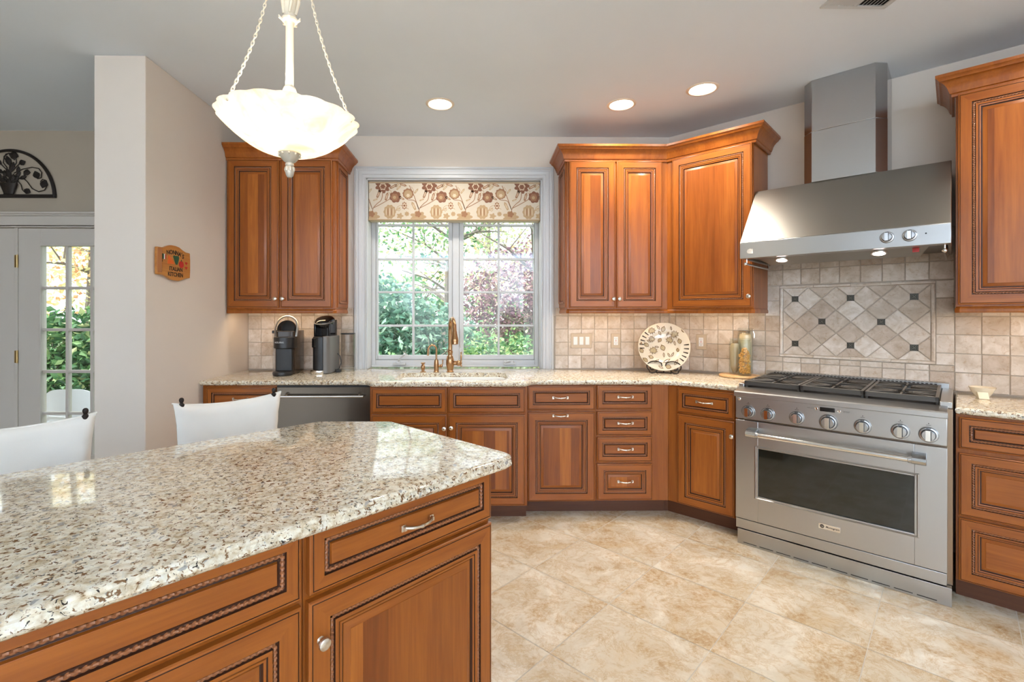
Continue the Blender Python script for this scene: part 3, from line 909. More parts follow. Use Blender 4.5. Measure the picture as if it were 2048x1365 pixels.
front(c, 'door', .012, .381, 1.398, 2.470, ('knob', .361, 1.462)); front(c, 'door', .396, .766, 1.398, 2.470, ('knob', .414, 1.462))
side_panel(c, .786, .322, 1)
mb = MB(); sweep(mb, [(.0005, 0), (.794, 0), (.794, .333)], CROWN); fix_normals(mb.build('crown_molding', CAB, c, smooth=30))
mb = MB(); sweep(mb, [(.0005, 0), (.77, 0), (.786, .016), (.786, .32)], RAIL); fix_normals(mb.build('light_rail', CAB, c, smooth=30))
cornx = 3.46 * R2 - uy
c = upper('wall_cabinet', 'cherry wall cabinet with two doors, between the window and the angled corner cabinet', (.640, uy), 0, cornx - .640, .322)
front(c, 'door', .015, .350, 1.398, 2.470, ('knob', .334, 1.462)); front(c, 'door', .360, .695, 1.398, 2.470, ('knob', .377, 1.462))
side_panel(c, 0, .322, -1)
mb = MB(); sweep(mb, [(0, .32), (0, .016), (.016, 0), (cornx - .640, 0)], RAIL); fix_normals(mb.build('light_rail', CAB, c, smooth=30))
tL = (cornx - uy) / R2
cp = [(cornx + .0005, uy), NT(3.46, -.937), NT(3.787, -.937), (1.50, 3.838), (cornx + .0005, 3.838)]
r = upper('corner_wall_cabinet', 'angled cherry wall cabinet with one wide staved door, left of the hood', NT(3.46, tL), -math.pi / 4, 0, 0, cp)
dw = -.937 - tL
front(r, 'door', .042, dw - .006, 1.398, 2.470, ('knob', dw - .022, 1.468))
mb = MB(); sweep(mb, [(.001, 0), (dw - .014, 0), (dw, .014), (dw, .325)], RAIL); fix_normals(mb.build('light_rail', CAB, r, smooth=30))
mb = MB(); sweep(mb, [(.632, YW - .002), (.632, uy), (cornx - .0035, uy), NT(3.46, -.932), NT(3.797, -.932)], CROWN)
o = fix_normals(mb.build('crown_molding', CAB, smooth=30)); tag(o, 'long cherry crown molding running over the corner cabinets left of the hood', 'crown molding')
r = upper('wall_cabinet', 'cherry wall cabinet at the right edge, right of the range hood', NT(3.46, .003), -math.pi / 4, .92, .327)
front(r, 'door', .008, .912 / 2 - .003, 1.398, 2.470, ('knob', .43, 1.465)); front(r, 'door', .459, .912, 1.398, 2.470, ('knob', .485, 1.465))
mb = MB(); sweep(mb, [(-.004, .337), (-.004, 0), (.92, 0)], CROWN); fix_normals(mb.build('crown_molding', CAB, r, smooth=30))
mb = MB(); sweep(mb, [(0, .325), (0, .016), (.016, 0), (.92, 0)], RAIL); fix_normals(mb.build('light_rail', CAB, r, smooth=30))

# under-cabinet lights
def strip(label, x0, x1, y, loc, rot, power):
    r = thing('under_cabinet_light', label, 'light', (*loc, 0), rot, 'light bars under the wall cabinets')
    mb = MB(); mb.box(x0, x1, y, y + .04, 1.374, 1.3875); mb.build('housing', 'white_plastic', r)
    mb = MB(); mb.box(x0 + .01, x1 - .01, y + .008, y + .032, 1.3725, 1.374); mb.build('lens', 'lamp_lens_soft', r)
    l = add_light('strip_lamp', 'AREA', ((x0 + x1) / 2, y + .02, 1.370), (math.radians(28), 0, 0), energy=power, color=(1, .70, .40), shape='RECTANGLE', size=x1 - x0, size_y=.02)
    l.parent = r
emit('lamp_lens_soft', (1.0, 0.78, 0.5), 2)
strip('slim light bar under the wall cabinet left of the window', .08, .70, .024, (-1.836, uy), 0, .75)
strip('slim light bar under the cabinet right of the window', .08, .66, .024, (.64, uy), 0, .75)
strip('slim light bar under the angled corner cabinet', .12, .52, .024, NT(3.46, tL), -math.pi / 4, .6)
strip('slim light bar under the wall cabinet right of the hood', .06, .8, .024, NT(3.46, .003), -math.pi / 4, .85)

# ------------------------------------------------------------------ worktops
def smooth_step(x0, y0, x1, y1, n=8):
    return [(x0 + (x1 - x0) * i / n, y0 + (y1 - y0) * (.5 - .5 * math.cos(math.pi * i / n))) for i in range(n + 1)]
EDGE = [(-.012, .914), (-.006, .9128), (-.002, .910), (0, .905), (0, .896), (-.002, .890), (-.007, .884), (-.012, .882)]
cy = 3.172; cs = 3.092
cor = (3.140 * R2 - cy, cy)
inner = [(cor[0] - .16, cy)] + [(cor[0] - .16 + .16 * (1 - (1 - k) ** 2) + .113 * k * k * 1.0, cy - .113 * k * k) for k in (.2, .4, .6, .8)] + [(cor[0] + .113, cy - .113)]
mainpoly = [(XL + .002, cy)] + smooth_step(-.765, cy, -.685, cs) + smooth_step(.290, cs, .372, cy) + inner + [NT(3.140, -.9345), NT(NW - .003, -.9345), (wall_corner[0] - .004, YW - .003), (WX1 - .0125, YW - .003), (WX1 - .0125, YW + .137), (WX0 + .0125, YW + .137), (WX0 + .0125, YW - .003), (XL + .002, YW - .003)]
def rrect(x0, x1, y0, y1, r, n=6):
    return arc(x1 - r, y0 + r, r, -90, 0, n) + arc(x1 - r, y1 - r, r, 0, 90, n) + arc(x0 + r, y1 - r, r, 90, 180, n) + arc(x0 + r, y0 + r, r, 180, 270, n)
hole = rrect(-.575, .192, 3.185, 3.590, .07)
o = slab('countertop', mainpoly, [hole], EDGE, 'granite'); tag(o, 'long granite countertop holding the sink, along the window wall to the range', 'countertop')
rp = [NT(3.140, .001), NT(3.140, .95), NT(NW - .003, .95), NT(NW - .003, .001)]
o = slab('countertop', rp, [], EDGE, 'granite'); tag(o, 'short granite countertop right of the range, under the little cream dish', 'countertop')
OGEE = [(-.014, .914), (-.007, .913), (-.002, .9105), (0, .907), (-.0015, .9035), (-.003, .901), (-.001, .898), (.002, .894), (.003, .8895), (0, .884), (-.006, .879), (-.015, .876)]
isl = [(-.75, -.966)] + [(n_, t_) for n_, t_ in ((1.085, -.966), (1.108, -.972), (1.125, -.988), (1.133, -1.012))] + [(1.135, -1.63), (1.128, -1.648), (.935, -1.845), (.918, -1.853), (-.75, -1.855)]
o = slab('island_countertop', [NT(*p) for p in isl], [], OGEE, 'granite') ; tag(o, 'large granite island countertop in the foreground', 'countertop')

# ------------------------------------------------------------------ island cabinets
IT = -1.055       # face frame plane; local X runs along +n
IC = [('cherry island cabinet under the left of the granite slab, cut by the frame edge', -.70, .4885), ('cherry island cabinet at the right end of the island, with bow handle and knob', .4895, 1.0935)]
for lab, n0, n1 in IC:
    r = thing('island_cabinet', lab, 'cabinet', (*NT(n0, IT), 0), math.pi / 4)
    w = n1 - n0
    mb = MB(); mb.box(0, w, 0, .50, .1, .8755); mb.build('body', CAB, r, bevel=.001)
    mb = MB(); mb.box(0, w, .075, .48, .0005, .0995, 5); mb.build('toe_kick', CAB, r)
    if n1 > 1:
        front(r, 'drawer', .008, w - .006, .712, .866, ('pull', .305, .788)); front(r, 'door', .006, w - .004, .107, .697, ('knob', .033, .603))
    else:
        front(r, 'drawer', .40, w - .010, .712, .866); front(r, 'door', .40, .787, .107, .697, ('knob', .44, .60)); front(r, 'door', .795, w - .010, .107, .697, ('knob', .825, .60))
# ------------------------------------------------------------------ sink, faucet, tap, soap pump
s = thing('sink', 'white undermount sink set in the granite below the window', 'sink', (-.1915, 3.3875, 0))
hx, hy = .3815, .2005
mb = MB(); rings = []
for d, z, rr in ((.018, .8815, .085), (-.004, .8815, .068), (-.008, .875, .068), (-.02, .70, .06), (-.05, .665, .05), (-.33, .660, .03)):
    w_, h_ = hx + d, hy + max(d, -.18)
    rings.append([(x, y, z) for x, y in rrect(-w_, w_, -h_, h_, min(rr, w_ * .9, h_ * .9))])
n = len(rings[0])
for a, c in zip(rings, rings[1:]): mb.add(a + c, [(i, (i + 1) % n, n + (i + 1) % n, n + i) for i in range(n)])
mb.add(rings[-1], [tuple(range(n))])
fix_normals(mb.build('bowl', 'porcelain', s, smooth=50))
mb = MB(); mb.lathe([(.045, 0), (.042, .004), (.02, .002), (1e-4, .001)], 20, (0, 0, .661)); mb.build('drain', 'polished_steel', s)

f = thing('faucet', 'bronze gooseneck kitchen faucet with pull-down spray head behind the sink', 'faucet', (-.223, 3.64, .914))
mb = MB(); mb.lathe([(.027, .0005), (.028, .006), (.0235, .010), (.0225, .016), (.026, .030), (.031, .055), (.0318, .075), (.030, .095), (.0255, .112), (.0235, .116), (.024, .121), (.0175, .128), (.0175, .140), (.020, .146), (.0205, .152), (.020, .158), (.0165, .164), (.0150, .172), (.0148, .20), (1e-4, .201)], 28)
mb.build('body', 'bronze', f)
sd = Vector((.25, -.97, 0)).normalized()
pts = [Vector((0, 0, z)) for z in (.19, .25, .31)]
for i in range(1, 13):
    a = math.pi * i / 12 * .86; pts.append(sd * (.082 - .082 * math.cos(a)) + Vector((0, 0, .325 + .080 * math.sin(a))))
mb = MB(); mb.tube(pts, .0145, 16); mb.build('spout', 'bronze', f)
e = pts[-1]; dr = (pts[-1] - pts[-2]).normalized(); dr = (dr * .5 + Vector((0, 0, -1))).normalized()
Mh = Matrix.Translation(e) @ dr.to_track_quat('Z', 'Y').to_matrix().to_4x4()
mb = MB(); mb.lathe([(.0152, -.006), (.0165, 0), (.0158, .01), (.0165, .045), (.0195, .052), (.0185, .058), (.023, .085), (.0262, .105), (.0265, .122), (.0245, .126), (.025, .13), (.0235, .142), (.018, .143), (1e-4, .141)], 24, (0, 0, 0), 0, Mh)
mb.build('spray_head', 'bronze', f)
mb = MB(); mb.tube([(.026, 0, .068), (.05, 0, .068)], .0165, 16); mb.ball((.064, -.002, .068), .022, 16)
mb.lathe([(1e-4, -.028), (.006, -.027), (.0075, -.022), (.006, -.016), (.0045, -.010), (.0068, -.004), (.0068, .004), (.0045, .010), (.0055, .016), (.0062, .035), (.0072, .05), (.0055, .064), (.0042, .069), (.007, .075), (.0062, .082), (1e-4, .085)], 14, (.083, -.004, .068))
mb.tube([(.07, -.002, .068), (.083, -.004, .068)], .006, 10)
mb.build('side_lever', 'bronze', f)
t = thing('filter_tap', 'small bronze filtered water tap between faucet and soap pump', 'tap', (-.327, 3.64, .914))
mb = MB(); mb.lathe([(.0215, .0005), (.0215, .005), (.0185, .008), (.0185, .05), (.0172, .075), (.0150, .092), (.0105, .093), (.0095, .098), (1e-4, .099)], 22); mb.build('body', 'bronze', t)
pts = [(0, 0, .09), (0, 0, .15)] + [(-.030 + .030 * math.cos(a), -.012 * (1 - math.cos(a)) * .6, .17 + .034 * math.sin(a)) for a in [math.pi * i / 12 for i in range(13)]] + [(-.0615, -.016, .145), (-.062, -.017, .13)]
mb = MB(); mb.tube(pts, .0068, 12); mb.tube([(-.0617, -.0165, .138), (-.062, -.017, .126)], .0082, 12); mb.build('spout', 'bronze', t)
mb = MB(); mb.tube([(.016, 0, .046), (.03, 0, .046)], .009, 12); mb.ball((.036, 0, .046), .0125, 14); mb.tube([(.042, 0, .05), (.048, 0, .065), (.049, 0, .094)], [.0045, .004, .0048], 10); mb.build('lever', 'bronze', t)
p = thing('soap_pump', 'short bronze soap pump left of the filtered water tap', 'soap dispenser', (-.428, 3.64, .914))
mb = MB(); mb.lathe([(.022, .0005), (.022, .004), (.012, .008), (.0105, .013), (.015, .024), (.0165, .036), (.0150, .048), (.010, .054), (1e-4, .0545)], 20); mb.build('body', 'bronze', p)
mb = MB(); mb.lathe([(.0095, .054), (.0098, .060), (.0175, .068), (.018, .071), (.012, .073), (.005, .074), (1e-4, .0745)], 20); mb.tube([(0, 0, .069), (.005, -.022, .069), (.006, -.027, .064)], .005, 8); mb.build('pump_head', 'bronze', p)

# ------------------------------------------------------------------ coffee machines
k = thing('coffee_maker', 'black pod coffee maker with its lid handle raised, left of the other machine', 'coffee maker', (-1.405, 3.455, .914), math.radians(4))
mb = MB(); mb.prism(rrect(-.064, .064, .035, .30, .018), .004, .315); mb.build('body', 'dark_side_plastic', k, bevel=.004)
mb = MB(); mb.prism(rrect(-.060, .060, .012, .045, .012), .03, .19); mb.build('front_column', 'black_plastic', k, bevel=.003)
mb = MB(); mb.prism(arc(0, .03, .072, 180, 360, 20) + [(.072, .09), (-.072, .09)], .193, .273); mb.build('pod_housing', 'black_plastic', k, bevel=.003)
text_obj('lettering', 'KEURIG', .0165, 'lettering_silver', k, (-.012, -.0425, .236), (math.pi / 2, 0, -.1), .0004, sx=1.15)
mb = MB(); mb.lathe([(1e-4, .03), (.060, .03), (.066, .026), (.068, .012), (.066, .004), (.055, .0035), (1e-4, .0035)], 30, (0, .0, 0), 0); mb.build('drip_tray', 'black_plastic', k, (0, -.006, 0))
Ml = Matrix.Translation((0, .085, .325)) @ Matrix.Rotation(math.radians(72), 4, 'X')
mb = MB(); mb.lathe([(1e-4, .03), (.040, .032), (.062, .026), (.069, .010), (.069, -.03), (.060, -.045), (1e-4, -.047)], 30, (0, 0, 0), 0, Ml)
mb.box(-.05, .05, .05, .12, .26, .31); mb.build('lid', 'black_gloss', k)
mb = MB(); mb.tube([(-.076, .06, .275), (-.078, .07, .33)] + [(.077 * math.cos(math.pi - math.pi * i / 14), .08 + .02 * math.sin(math.pi * i / 14), .345 + .078 * math.sin(math.pi * i / 14)) for i in range(15)] + [(.078, .07, .33), (.076, .06, .275)], .0055, 10, flat=1.9); mb.build('lid_handle', 'satin_graphite', k)
mb = MB(); mb.box(-.105, -.068, .09, .26, .012, .295); mb.build('water_tank', 'tank_plastic', k, bevel=.004)
mb = MB(); mb.box(-.108, -.066, .086, .264, .296, .318); mb.build('tank_lid', 'black_plastic', k, bevel=.003)
mb = MB(); mb.box(-.106, -.066, .086, .264, .0005, .011); mb.build('tank_base', 'black_plastic', k, bevel=.002)

q = thing('capsule_coffee_maker', 'tall dark grey capsule coffee machine with domed head, right of the black coffee maker', 'coffee maker', (-1.165, 3.575, .914), math.radians(-6))
mb = MB(); mb.lathe([(1e-4, .0005), (.066, .0005), (.068, .004), (.068, .026), (.064, .029), (1e-4, .03)], 32, (-.012, -.012, 0)); mb.build('drip_tray', 'polished_steel', q)
mb = MB(); mb.lathe([(.060, .03), (.060, .268), (.055, .272), (1e-4, .272)], 32, (-.006, .0, 0)); mb.box(-.064, .05, 0, .13, .004, .27); mb.build('column', 'black_plastic', q, bevel=.002)
mb = MB(); mb.prism([(.030, -.062), (.052, -.058), (.066, -.045), (.074, -.02), (.076, .14), (.030, .14)], .003, .276); mb.build('side_panel', 'graphite_plastic', q, bevel=.005)
mb = MB(); mb.prism(arc(-.024, -.012, .046, 180, 360, 16) + [(.022, .05), (-.07, .05)], .19, .262); mb.build('capsule_spout', 'black_gloss', q, bevel=.008, seg=3)
mb = MB(); mb.prism(rrect(-.062, .062, .035, .14, .02), .27, .395); mb.box(-.062, -.046, -.01, .06, .27, .37); mb.box(.046, .062, -.01, .06, .27, .37); mb.build('rear_housing', 'black_gloss', q, bevel=.004)
Mh = Matrix.Translation((0, .045, .385)) @ Matrix.Rotation(math.radians(18), 4, 'X') @ Matrix.Diagonal((1, 1.15, .62, 1))
mb = MB(); mb.lathe([(.070, -.02), (.072, 0), (.068, .02), (.055, .04), (.03, .053), (1e-4, .057)], 30, (0, 0, 0), 0, Mh)
mb.lathe([(.066, -.02), (.062, -.05), (.04, -.07), (1e-4, -.073)], 30, (0, 0, 0), 0, Mh); mb.build('head', 'black_gloss', q)
mb = MB(); mb.tube([tuple(Mh @ Vector((.0735 * math.cos(a), .0735 * math.sin(a), .004))) for a in [math.pi * (1.02 + .96 * i / 16) for i in range(17)]], .004, 8); mb.build('head_trim', 'graphite_plastic', q)
mb = MB(); mb.lathe([(.052, .035), (.052, .282), (.0505, .282), (.0505, .035)], 30, (.138, .15, 0)); mb.lathe([(1e-4, .034), (.052, .034)], 30, (.138, .15, 0)); mb.build('water_tank', 'tank_plastic', q)
mb = MB(); mb.lathe([(1e-4, .283), (.054, .283), (.0545, .288), (.052, .292), (1e-4, .293)], 30, (.138, .15, 0)); mb.build('tank_lid', 'black_plastic', q)
mb = MB(); mb.lathe([(1e-4, .0005), (.054, .0005), (.055, .012), (.052, .022), (.050, .033), (1e-4, .0335)], 30, (.138, .15, 0)); mb.build('tank_base', 'jar_glass', q)
mb = MB(); mb.tube([(.079, .09, .14), (.10, .09, .12), (.108, .088, .07), (.098, .082, .03), (.088, .07, .025)], .0038, 8); mb.box(.078, .112, .05, .085, .001, .022); mb.build('power_cord', 'black_plastic', q)

# ------------------------------------------------------------------ switches and outlets
def wallplate(name, label, cat, loc, rot, w, n, outlet):
    r = thing(name, label, cat, loc, rot)
    mb = MB(); mb.box(-w / 2, w / 2, -.007, 0, -.0585, .0585); mb.build('cover_plate', 'almond_plate', r, bevel=.003)
    for i in range(n):
        x = (i - (n - 1) / 2) * .0475
        mb = MB(); mb.box(x - .0168, x + .0168, -.0095, -.006, -.033, .033, 0)
        if outlet:
            for sz in (-1, 1):
                z = sz * .017
                mb.box(x - .0078, x - .0058, -.0098, -.009, z - .001, z + .0075, 1); mb.box(x + .0055, x + .0075, -.0098, -.009, z - .001, z + .0065, 1)
                mb.lathe([(1e-4, -.0098), (.0026, -.0098)], 10, (x, 0, z - .008), 1, Matrix.Translation((x, 0, z - .008)) @ TOY @ Matrix.Translation((-x, 0, -z + .008)))
            mb.box(x - .0055, x + .0055, -.0098, -.009, -.002, .002, 2)
            mb.build('receptacle', ['white_plastic', 'dark_slot', 'red_rocker'], r, smooth=0)
        else:
            mb.box(x - .0135, x + .0135, -.0112, -.009, -.0295, .0295, 0); mb.build('rocker', ['white_plastic'], r, bevel=.0012)
    return r
TY = YW - .0102
wallplate('light_switch', 'almond switch plate with three white rockers beside the window', 'light switch', (.813, TY, 1.139), 0, .168, 3, False)
wallplate('outlet', 'almond outlet plate between the three switches and the plate', 'outlet', (1.089, TY, 1.138), 0, .078, 1, True)
wallplate('outlet', 'almond outlet plate on the angled wall, between the plate and the jars', 'outlet', (*NT(NW - .0112, -1.388), 1.139), -math.pi / 4, .078, 1, True)

# ------------------------------------------------------------------ plate on its stand
def leaf_outline(kind):
    if kind == 'maple':
        P = [(0, -.9), (.12, -.3), (.6, -.55), (.5, -.2), (.95, .05), (.6, .2), (.75, .6), (.35, .45), (.28, .95), (0, .75), (-.28, .95), (-.35, .45), (-.75, .6), (-.6, .2), (-.95, .05), (-.5, -.2), (-.6, -.55), (-.12, -.3)]
    elif kind == 'birch':
        P = [(0, -.9), (.35, -.6), (.62, -.1), (.5, .1), (.45, .4), (.2, .55), (0, .95), (-.2, .55), (-.45, .4), (-.5, .1), (-.62, -.1), (-.35, -.6)]
    else:
        P = [(0, -.95), (.22, -.5), (.3, 0), (.2, .5), (0, .95), (-.2, .5), (-.3, 0), (-.22, -.5)]
    return P
pl = thing('decorative_plate', 'round cream plate painted with brown leaves, standing on an iron stand in the corner', 'plate', (1.372, 3.565, 1.107), (0, 0, -math.radians(22)))
tilt = Matrix.Rotation(math.radians(-16), 4, 'X')
PM = tilt @ TOY
prof = [(1e-4, 0), (.098, 0), (.108, -.004), (.116, -.010), (.128, -.0125), (.176, -.019), (.1815, -.0195), (.183, -.017), (.181, -.013), (.130, -.006), (.116, -.002), (.108, .004), (1e-4, .007)]
mo = MB(); mo.lathe(prof, 64, (0, 0, 0), 2, PM)
def plate_depth(r):
    P_ = [(0, 0), (.098, 0), (.108, -.004), (.116, -.010), (.128, -.0125), (.176, -.019), (.2, -.0195)]
    for (a, b_), (c, d_) in zip(P_, P_[1:]):
        if a <= r <= c: return b_ + (d_ - b_) * (r - a) / (c - a)
    return 0

spots = [('maple', -.085, .115, .030, .3), ('birch', -.005, .135, .024, -.3), ('maple', .075, .092, .032, .5), ('maple', .038, .050, .030, -.4), ('birch', .108, .045, .022, .3), ('birch', -.030, .050, .020, 2.6),
         ('maple', -.085, .055, .026, .2), ('birch', -.125, .012, .022, .8), ('maple', -.075, -.032, .032, -.2), ('birch', -.158, -.035, .022, .6), ('birch', -.008, -.005, .026, .4), ('birch', -.09, -.08, .020, 1.2),
         ('birch', -.130, -.105, .024, .9), ('leaf', -.05, -.11, .022, -.9), ('birch', .03, -.15, .024, 1.2), ('leaf', .02, -.105, .028, -1.0), ('leaf', .06, -.055, .020, -.5), ('leaf', .0, -.06, .018, .1), ('leaf', .035, -.06, .018, .5),
         ('leaf', -.105, .04, .018, 1.2), ('leaf', .075, .03, .018, .2), ('leaf', .13, .12, .018, .7), ('leaf', .05, .14, .016, .2), ('leaf', -.04, .145, .020, .6), ('birch', .095, -.02, .016, .1), ('leaf', -.02, -.155, .02, 1.0), ('leaf', .085, -.115, .026, -.5), ('leaf', -.03, .105, .02, .5), ('leaf', -.05, .0, .016, 1.4), ('leaf', .025, .1, .016, -.6), ('leaf', -.16, .02, .012, 0.)]
for kd, x, z, s_, ro in spots:
    pts = []
    for a, c in leaf_outline(kd):
        X = x + s_ * (a * math.cos(ro) - c * math.sin(ro)); Z = z + s_ * (a * math.sin(ro) + c * math.cos(ro))
        r_ = math.hypot(X, Z)
        if r_ > .176: X, Z = X * .176 / r_, Z * .176 / r_
        pts.append((X, Z))
    P3 = lambda X, Z, l: tilt @ Vector((X, plate_depth(math.hypot(X, Z)) - l, Z))
    n = len(pts); cx_, cz_ = sum(a for a, _ in pts) / n, sum(c for _, c in pts) / n
    if kd != 'leaf':
        vv = [P3(X, Z, .0012) for X, Z in pts] + [P3(cx_, cz_, .0012)]
        mo.add(vv, [(i, (i + 1) % n, n) for i in range(n)], 1)
    mo.tube([P3(X, Z, .0014) for X, Z in pts], .0021, 5, closed=True, mat=0)
    if kd != 'leaf': mo.tube([P3(pts[0][0], pts[0][1], .0016), P3(cx_, cz_, .0018), P3(*pts[n // 2], .0016)], .0008, 4, mat=0)
mb = mo
for side in (0, math.pi):
    for j in range(5):
        a = side + math.radians(160) * 0 + math.radians(-34 + 11 * j) + (math.radians(-4) if side else math.radians(-4)) + math.radians(0)
        a += math.radians(0)
        c0, s0 = math.cos(a), math.sin(a)
        # tapered flutes in the handle edge
        for r0_, r1_ in ((.138, .172),):
            P_ = []
            for r_, hw in ((r0_, .0028), (r1_, .0052)):
                for sg in (-1, 1): P_.append(tilt @ Vector((r_ * c0 - sg * hw * s0, plate_depth(r_) - .0016, r_ * s0 + sg * hw * c0)))
            mb.add(P_, [(0, 1, 3, 2)], 3)
mo.build('dish', ['plate_brown', 'plate_leaf', 'plate_glaze', 'dark_side_plastic'], pl)
st = thing('plate_stand', 'black wrought iron scroll stand holding the painted plate', 'plate stand', (1.372, 3.565, .914), -math.radians(22))
mb = MB()
def scroll(cx_, sgn):
    pts = [(0, .058)]
    for i in range(1, 9):
        u = i / 8; pts.append((sgn * .085 * u, .058 + .034 * math.sin(math.pi * min(1, u * 1.05) * .62)))
    for i in range(1, 26):
        a = math.radians(60 - i * 20.5); r_ = .034 * (1 - i / 40)
        pts.append((sgn * (.062 + r_ * math.cos(a)), .040 + r_ * math.sin(a) * 1.05))
    return pts
for sg in (-1, 1):
    pts = []
    for i in range(0, 17):
        a = math.radians(150 - i * 12) ; pts.append((sg * (.060 + .058 * math.cos(a) * 1.0), .050 + .040 * math.sin(a)))
    pts = [(0, .046), (sg * .012, .056)] + pts[1:]
    for i in range(1, 30):
        a = math.radians(-42 - i * 15.5); r_ = .050 * (1 - i / 36)
        pts.append((sg * (.076 + r_ * math.cos(a) * .8), .0365 + r_ * math.sin(a) * .72))
    mb.tube([(x, -.052, z) for x, z in pts], .0042, 8)
mb.tube([(0, -.052, .048), (0, -.054, .02), (0, -.056, .003)], .0042, 8)
for sg in (-1, 1):
    mb.tube([(sg * .05, -.052, .006), (sg * .05, -.02, .012), (sg * .045, .03, .05), (sg * .045, .065, .10), (sg * .045, .07, .14)], .004, 8)
    mb.tube([(sg * .045, .04, .06), (sg * .05, .075, .03), (sg * .05, .08, .003)], .004, 8)
mb.tube([(-.05, -.052, .007), (.05, -.052, .007)], .004, 8)
mb.build('scroll_frame', 'wrought_iron', st)

# ------------------------------------------------------------------ jars on a round board
bx, by = NT(3.634, -1.072)
bd = tag(MB().lathe([(1e-4, .0005), (.125, .0005), (.132, .005), (.132, .013), (.128, .016), (1e-4, .016)], 40).build('round_board', 'board_wood', None, (bx, by, .914)), 'round wooden board under the glass jars, left of the range', 'board')
def jar(label, n_, t_, r, h, fill, mat, lid_mat, kind):
    x, y = NT(n_, t_)
    j = thing('glass_jar', label, 'jar', (x, y, .9302))
    mb = MB(); mb.lathe([(1e-4, .0004), (r * .9, .0004), (r, .008), (r, h * .84), (r * .95, h * .90), (r * .80, h * .93), (r * .80, h * .965), (r * .76, h * .965), (r * .76, h * .93), (r * .9, h * .88), (r - .003, h * .83), (r - .003, .010), (1e-4, .007)], 30); mb.build('jar_glass', 'jar_glass', j)
    mb = MB()
    if kind == 'pasta':
        rr = random.Random(5)
        for i in range(300):
            z = .016 + (fill - .016) * i / 300; a = rr.uniform(0, 6.28); d = (r - .011) * math.sqrt(rr.uniform(.35, 1)) * (1 if z < fill * .75 else (1.0 - (z - fill * .75) / (fill * .33)))
            Mx = Matrix.Translation((d * math.cos(a), d * math.sin(a), z)) @ Matrix.Rotation(rr.uniform(0, 6.28), 4, 'Z') @ Matrix.Rotation(rr.uniform(0, 3), 4, 'X')
            mb.tube([(.007 * math.cos(q), .007 * math.sin(q), 0) for q in [math.pi * w / 4 for w in range(5)]], .0028, 5, mat=0, M=Mx)
        o = mb.build('pasta', mat, j); o['kind'] = 'stuff'
    else:
        mb.lathe([(1e-4, .009), (r - .005, .012), (r - .0045, fill - .004), (r * .6, fill), (1e-4, fill - .003)], 28)
        o = mb.build('contents', mat, j); o['kind'] = 'stuff'
        md = o.modifiers.new('sub', 'SUBSURF'); md.levels = md.render_levels = 1
    mb = MB()
    if kind == 'clip':
        mb.lathe([(1e-4, h + .006), (r * .85, h + .004), (r * .98, h - .002), (r * .98, h * .93), (r * .82, h * .93)], 30); mb.build('glass_lid', 'jar_glass', j)
        mb = MB(); mb.tube([(r * 1.01 * math.cos(a), r * 1.01 * math.sin(a), h * .945) for a in [2 * math.pi * i / 28 for i in range(28)]], .0022, 6, closed=True)
        mb.tube([(r * .72, -r * .74, h * .95), (r * .86, -r * .80, h * .88), (r * .82, -r * .82, h * .8)], .0055, 8); mb.tube([(r * .72, -r * .74, h * .97), (r * .80, -r * .75, h * .99), (r * .6, -r * .6, h)], .0022, 6); mb.build('wire_clasp', 'polished_steel', j)
    else:
        mb.lathe([(1e-4, h + .002), (r * .84, h + .002), (r * .88, h - .002), (r * .88, h * .955), (r * .78, h * .95)], 28); mb.build('lid', lid_mat, j)
    return j
jar('slim glass jar of grey-beige oats, front left on the round board', 3.648, -1.108, .037, .252, .215, 'oats', 'jar_glass', 'oat')
jar('slim glass jar of orange elbow pasta, front right on the round board', 3.590, -1.028, .042, .254, .185, 'pasta', 'jar_glass', 'pasta')
jar('wider clip-top glass jar standing behind the two slim jars', 3.713, -1.060, .049, .318, .285, 'chips', 'polished_steel', 'clip')

# small dish right of the range
x, y = NT(3.60, .102)
dsh = thing('spoon_rest', 'small cream ceramic dish with a square handle, right of the range', 'dish', (x, y, .914), -math.pi / 4)
mb = MB(); mb.lathe([(1e-4, .0005), (.022, .0005), (.026, .006), (.040, .028), (.0515, .052), (.0525, .056), (.0495, .055), (.037, .030), (.022, .012), (1e-4, .010)], 32); mb.build('bowl', 'cream_ceramic', dsh)
mb = MB(); mb.add([(-.021, -.045, .034), (.021, -.045, .034), (.026, -.074, .001), (-.014, -.074, .001), (-.019, -.038, .034), (.019, -.038, .034), (.014, -.052, .001), (-.012, -.052, .001)], [(0, 3, 2, 1), (4, 5, 6, 7), (0, 1, 5, 4), (1, 2, 6, 5), (2, 3, 7, 6), (3, 0, 4, 7)]); mb.build('handle', 'cream_ceramic', dsh, bevel=.003, seg=3)

# ------------------------------------------------------------------ range
RG = thing('range', 'stainless six-burner gas range with a wide oven door in the angled wall', 'stove', (*NT(3.08, -.4775), 0), -math.pi / 4)
W = .4535
mb = MB(); mb.box(-W, W + .0175, .032, .715, .088, .905); mb.build('body', 'reflection_tinted_steel', RG, bevel=.001)
mb = MB(); mb.box(-W, W, 0, .0315, .737, .868); mb.build('control_panel', 'stainless', RG, bevel=.003)
mb = MB(); bp = [(.0, .868), (-.024, .868), (-.027, .871), (-.027, .893), (-.022, .899), (.048, .9165), (.06, .9165), (.06, .868)]
mb.add([(-W - .002, y_, z_) for y_, z_ in bp] + [(W + .002, y_, z_) for y_, z_ in bp], [(i, (i + 1) % 8, 8 + (i + 1) % 8, 8 + i) for i in range(8)] + [tuple(range(8)), tuple(range(15, 7, -1))])
fix_normals(mb.build('bullnose', 'stainless', RG, bevel=.002, smooth=30))
mb = MB(); mb.box(-W + .002, W - .002, .0605, .64, .9052, .912); mb.build('cooktop', 'black_plastic', RG, smooth=0)
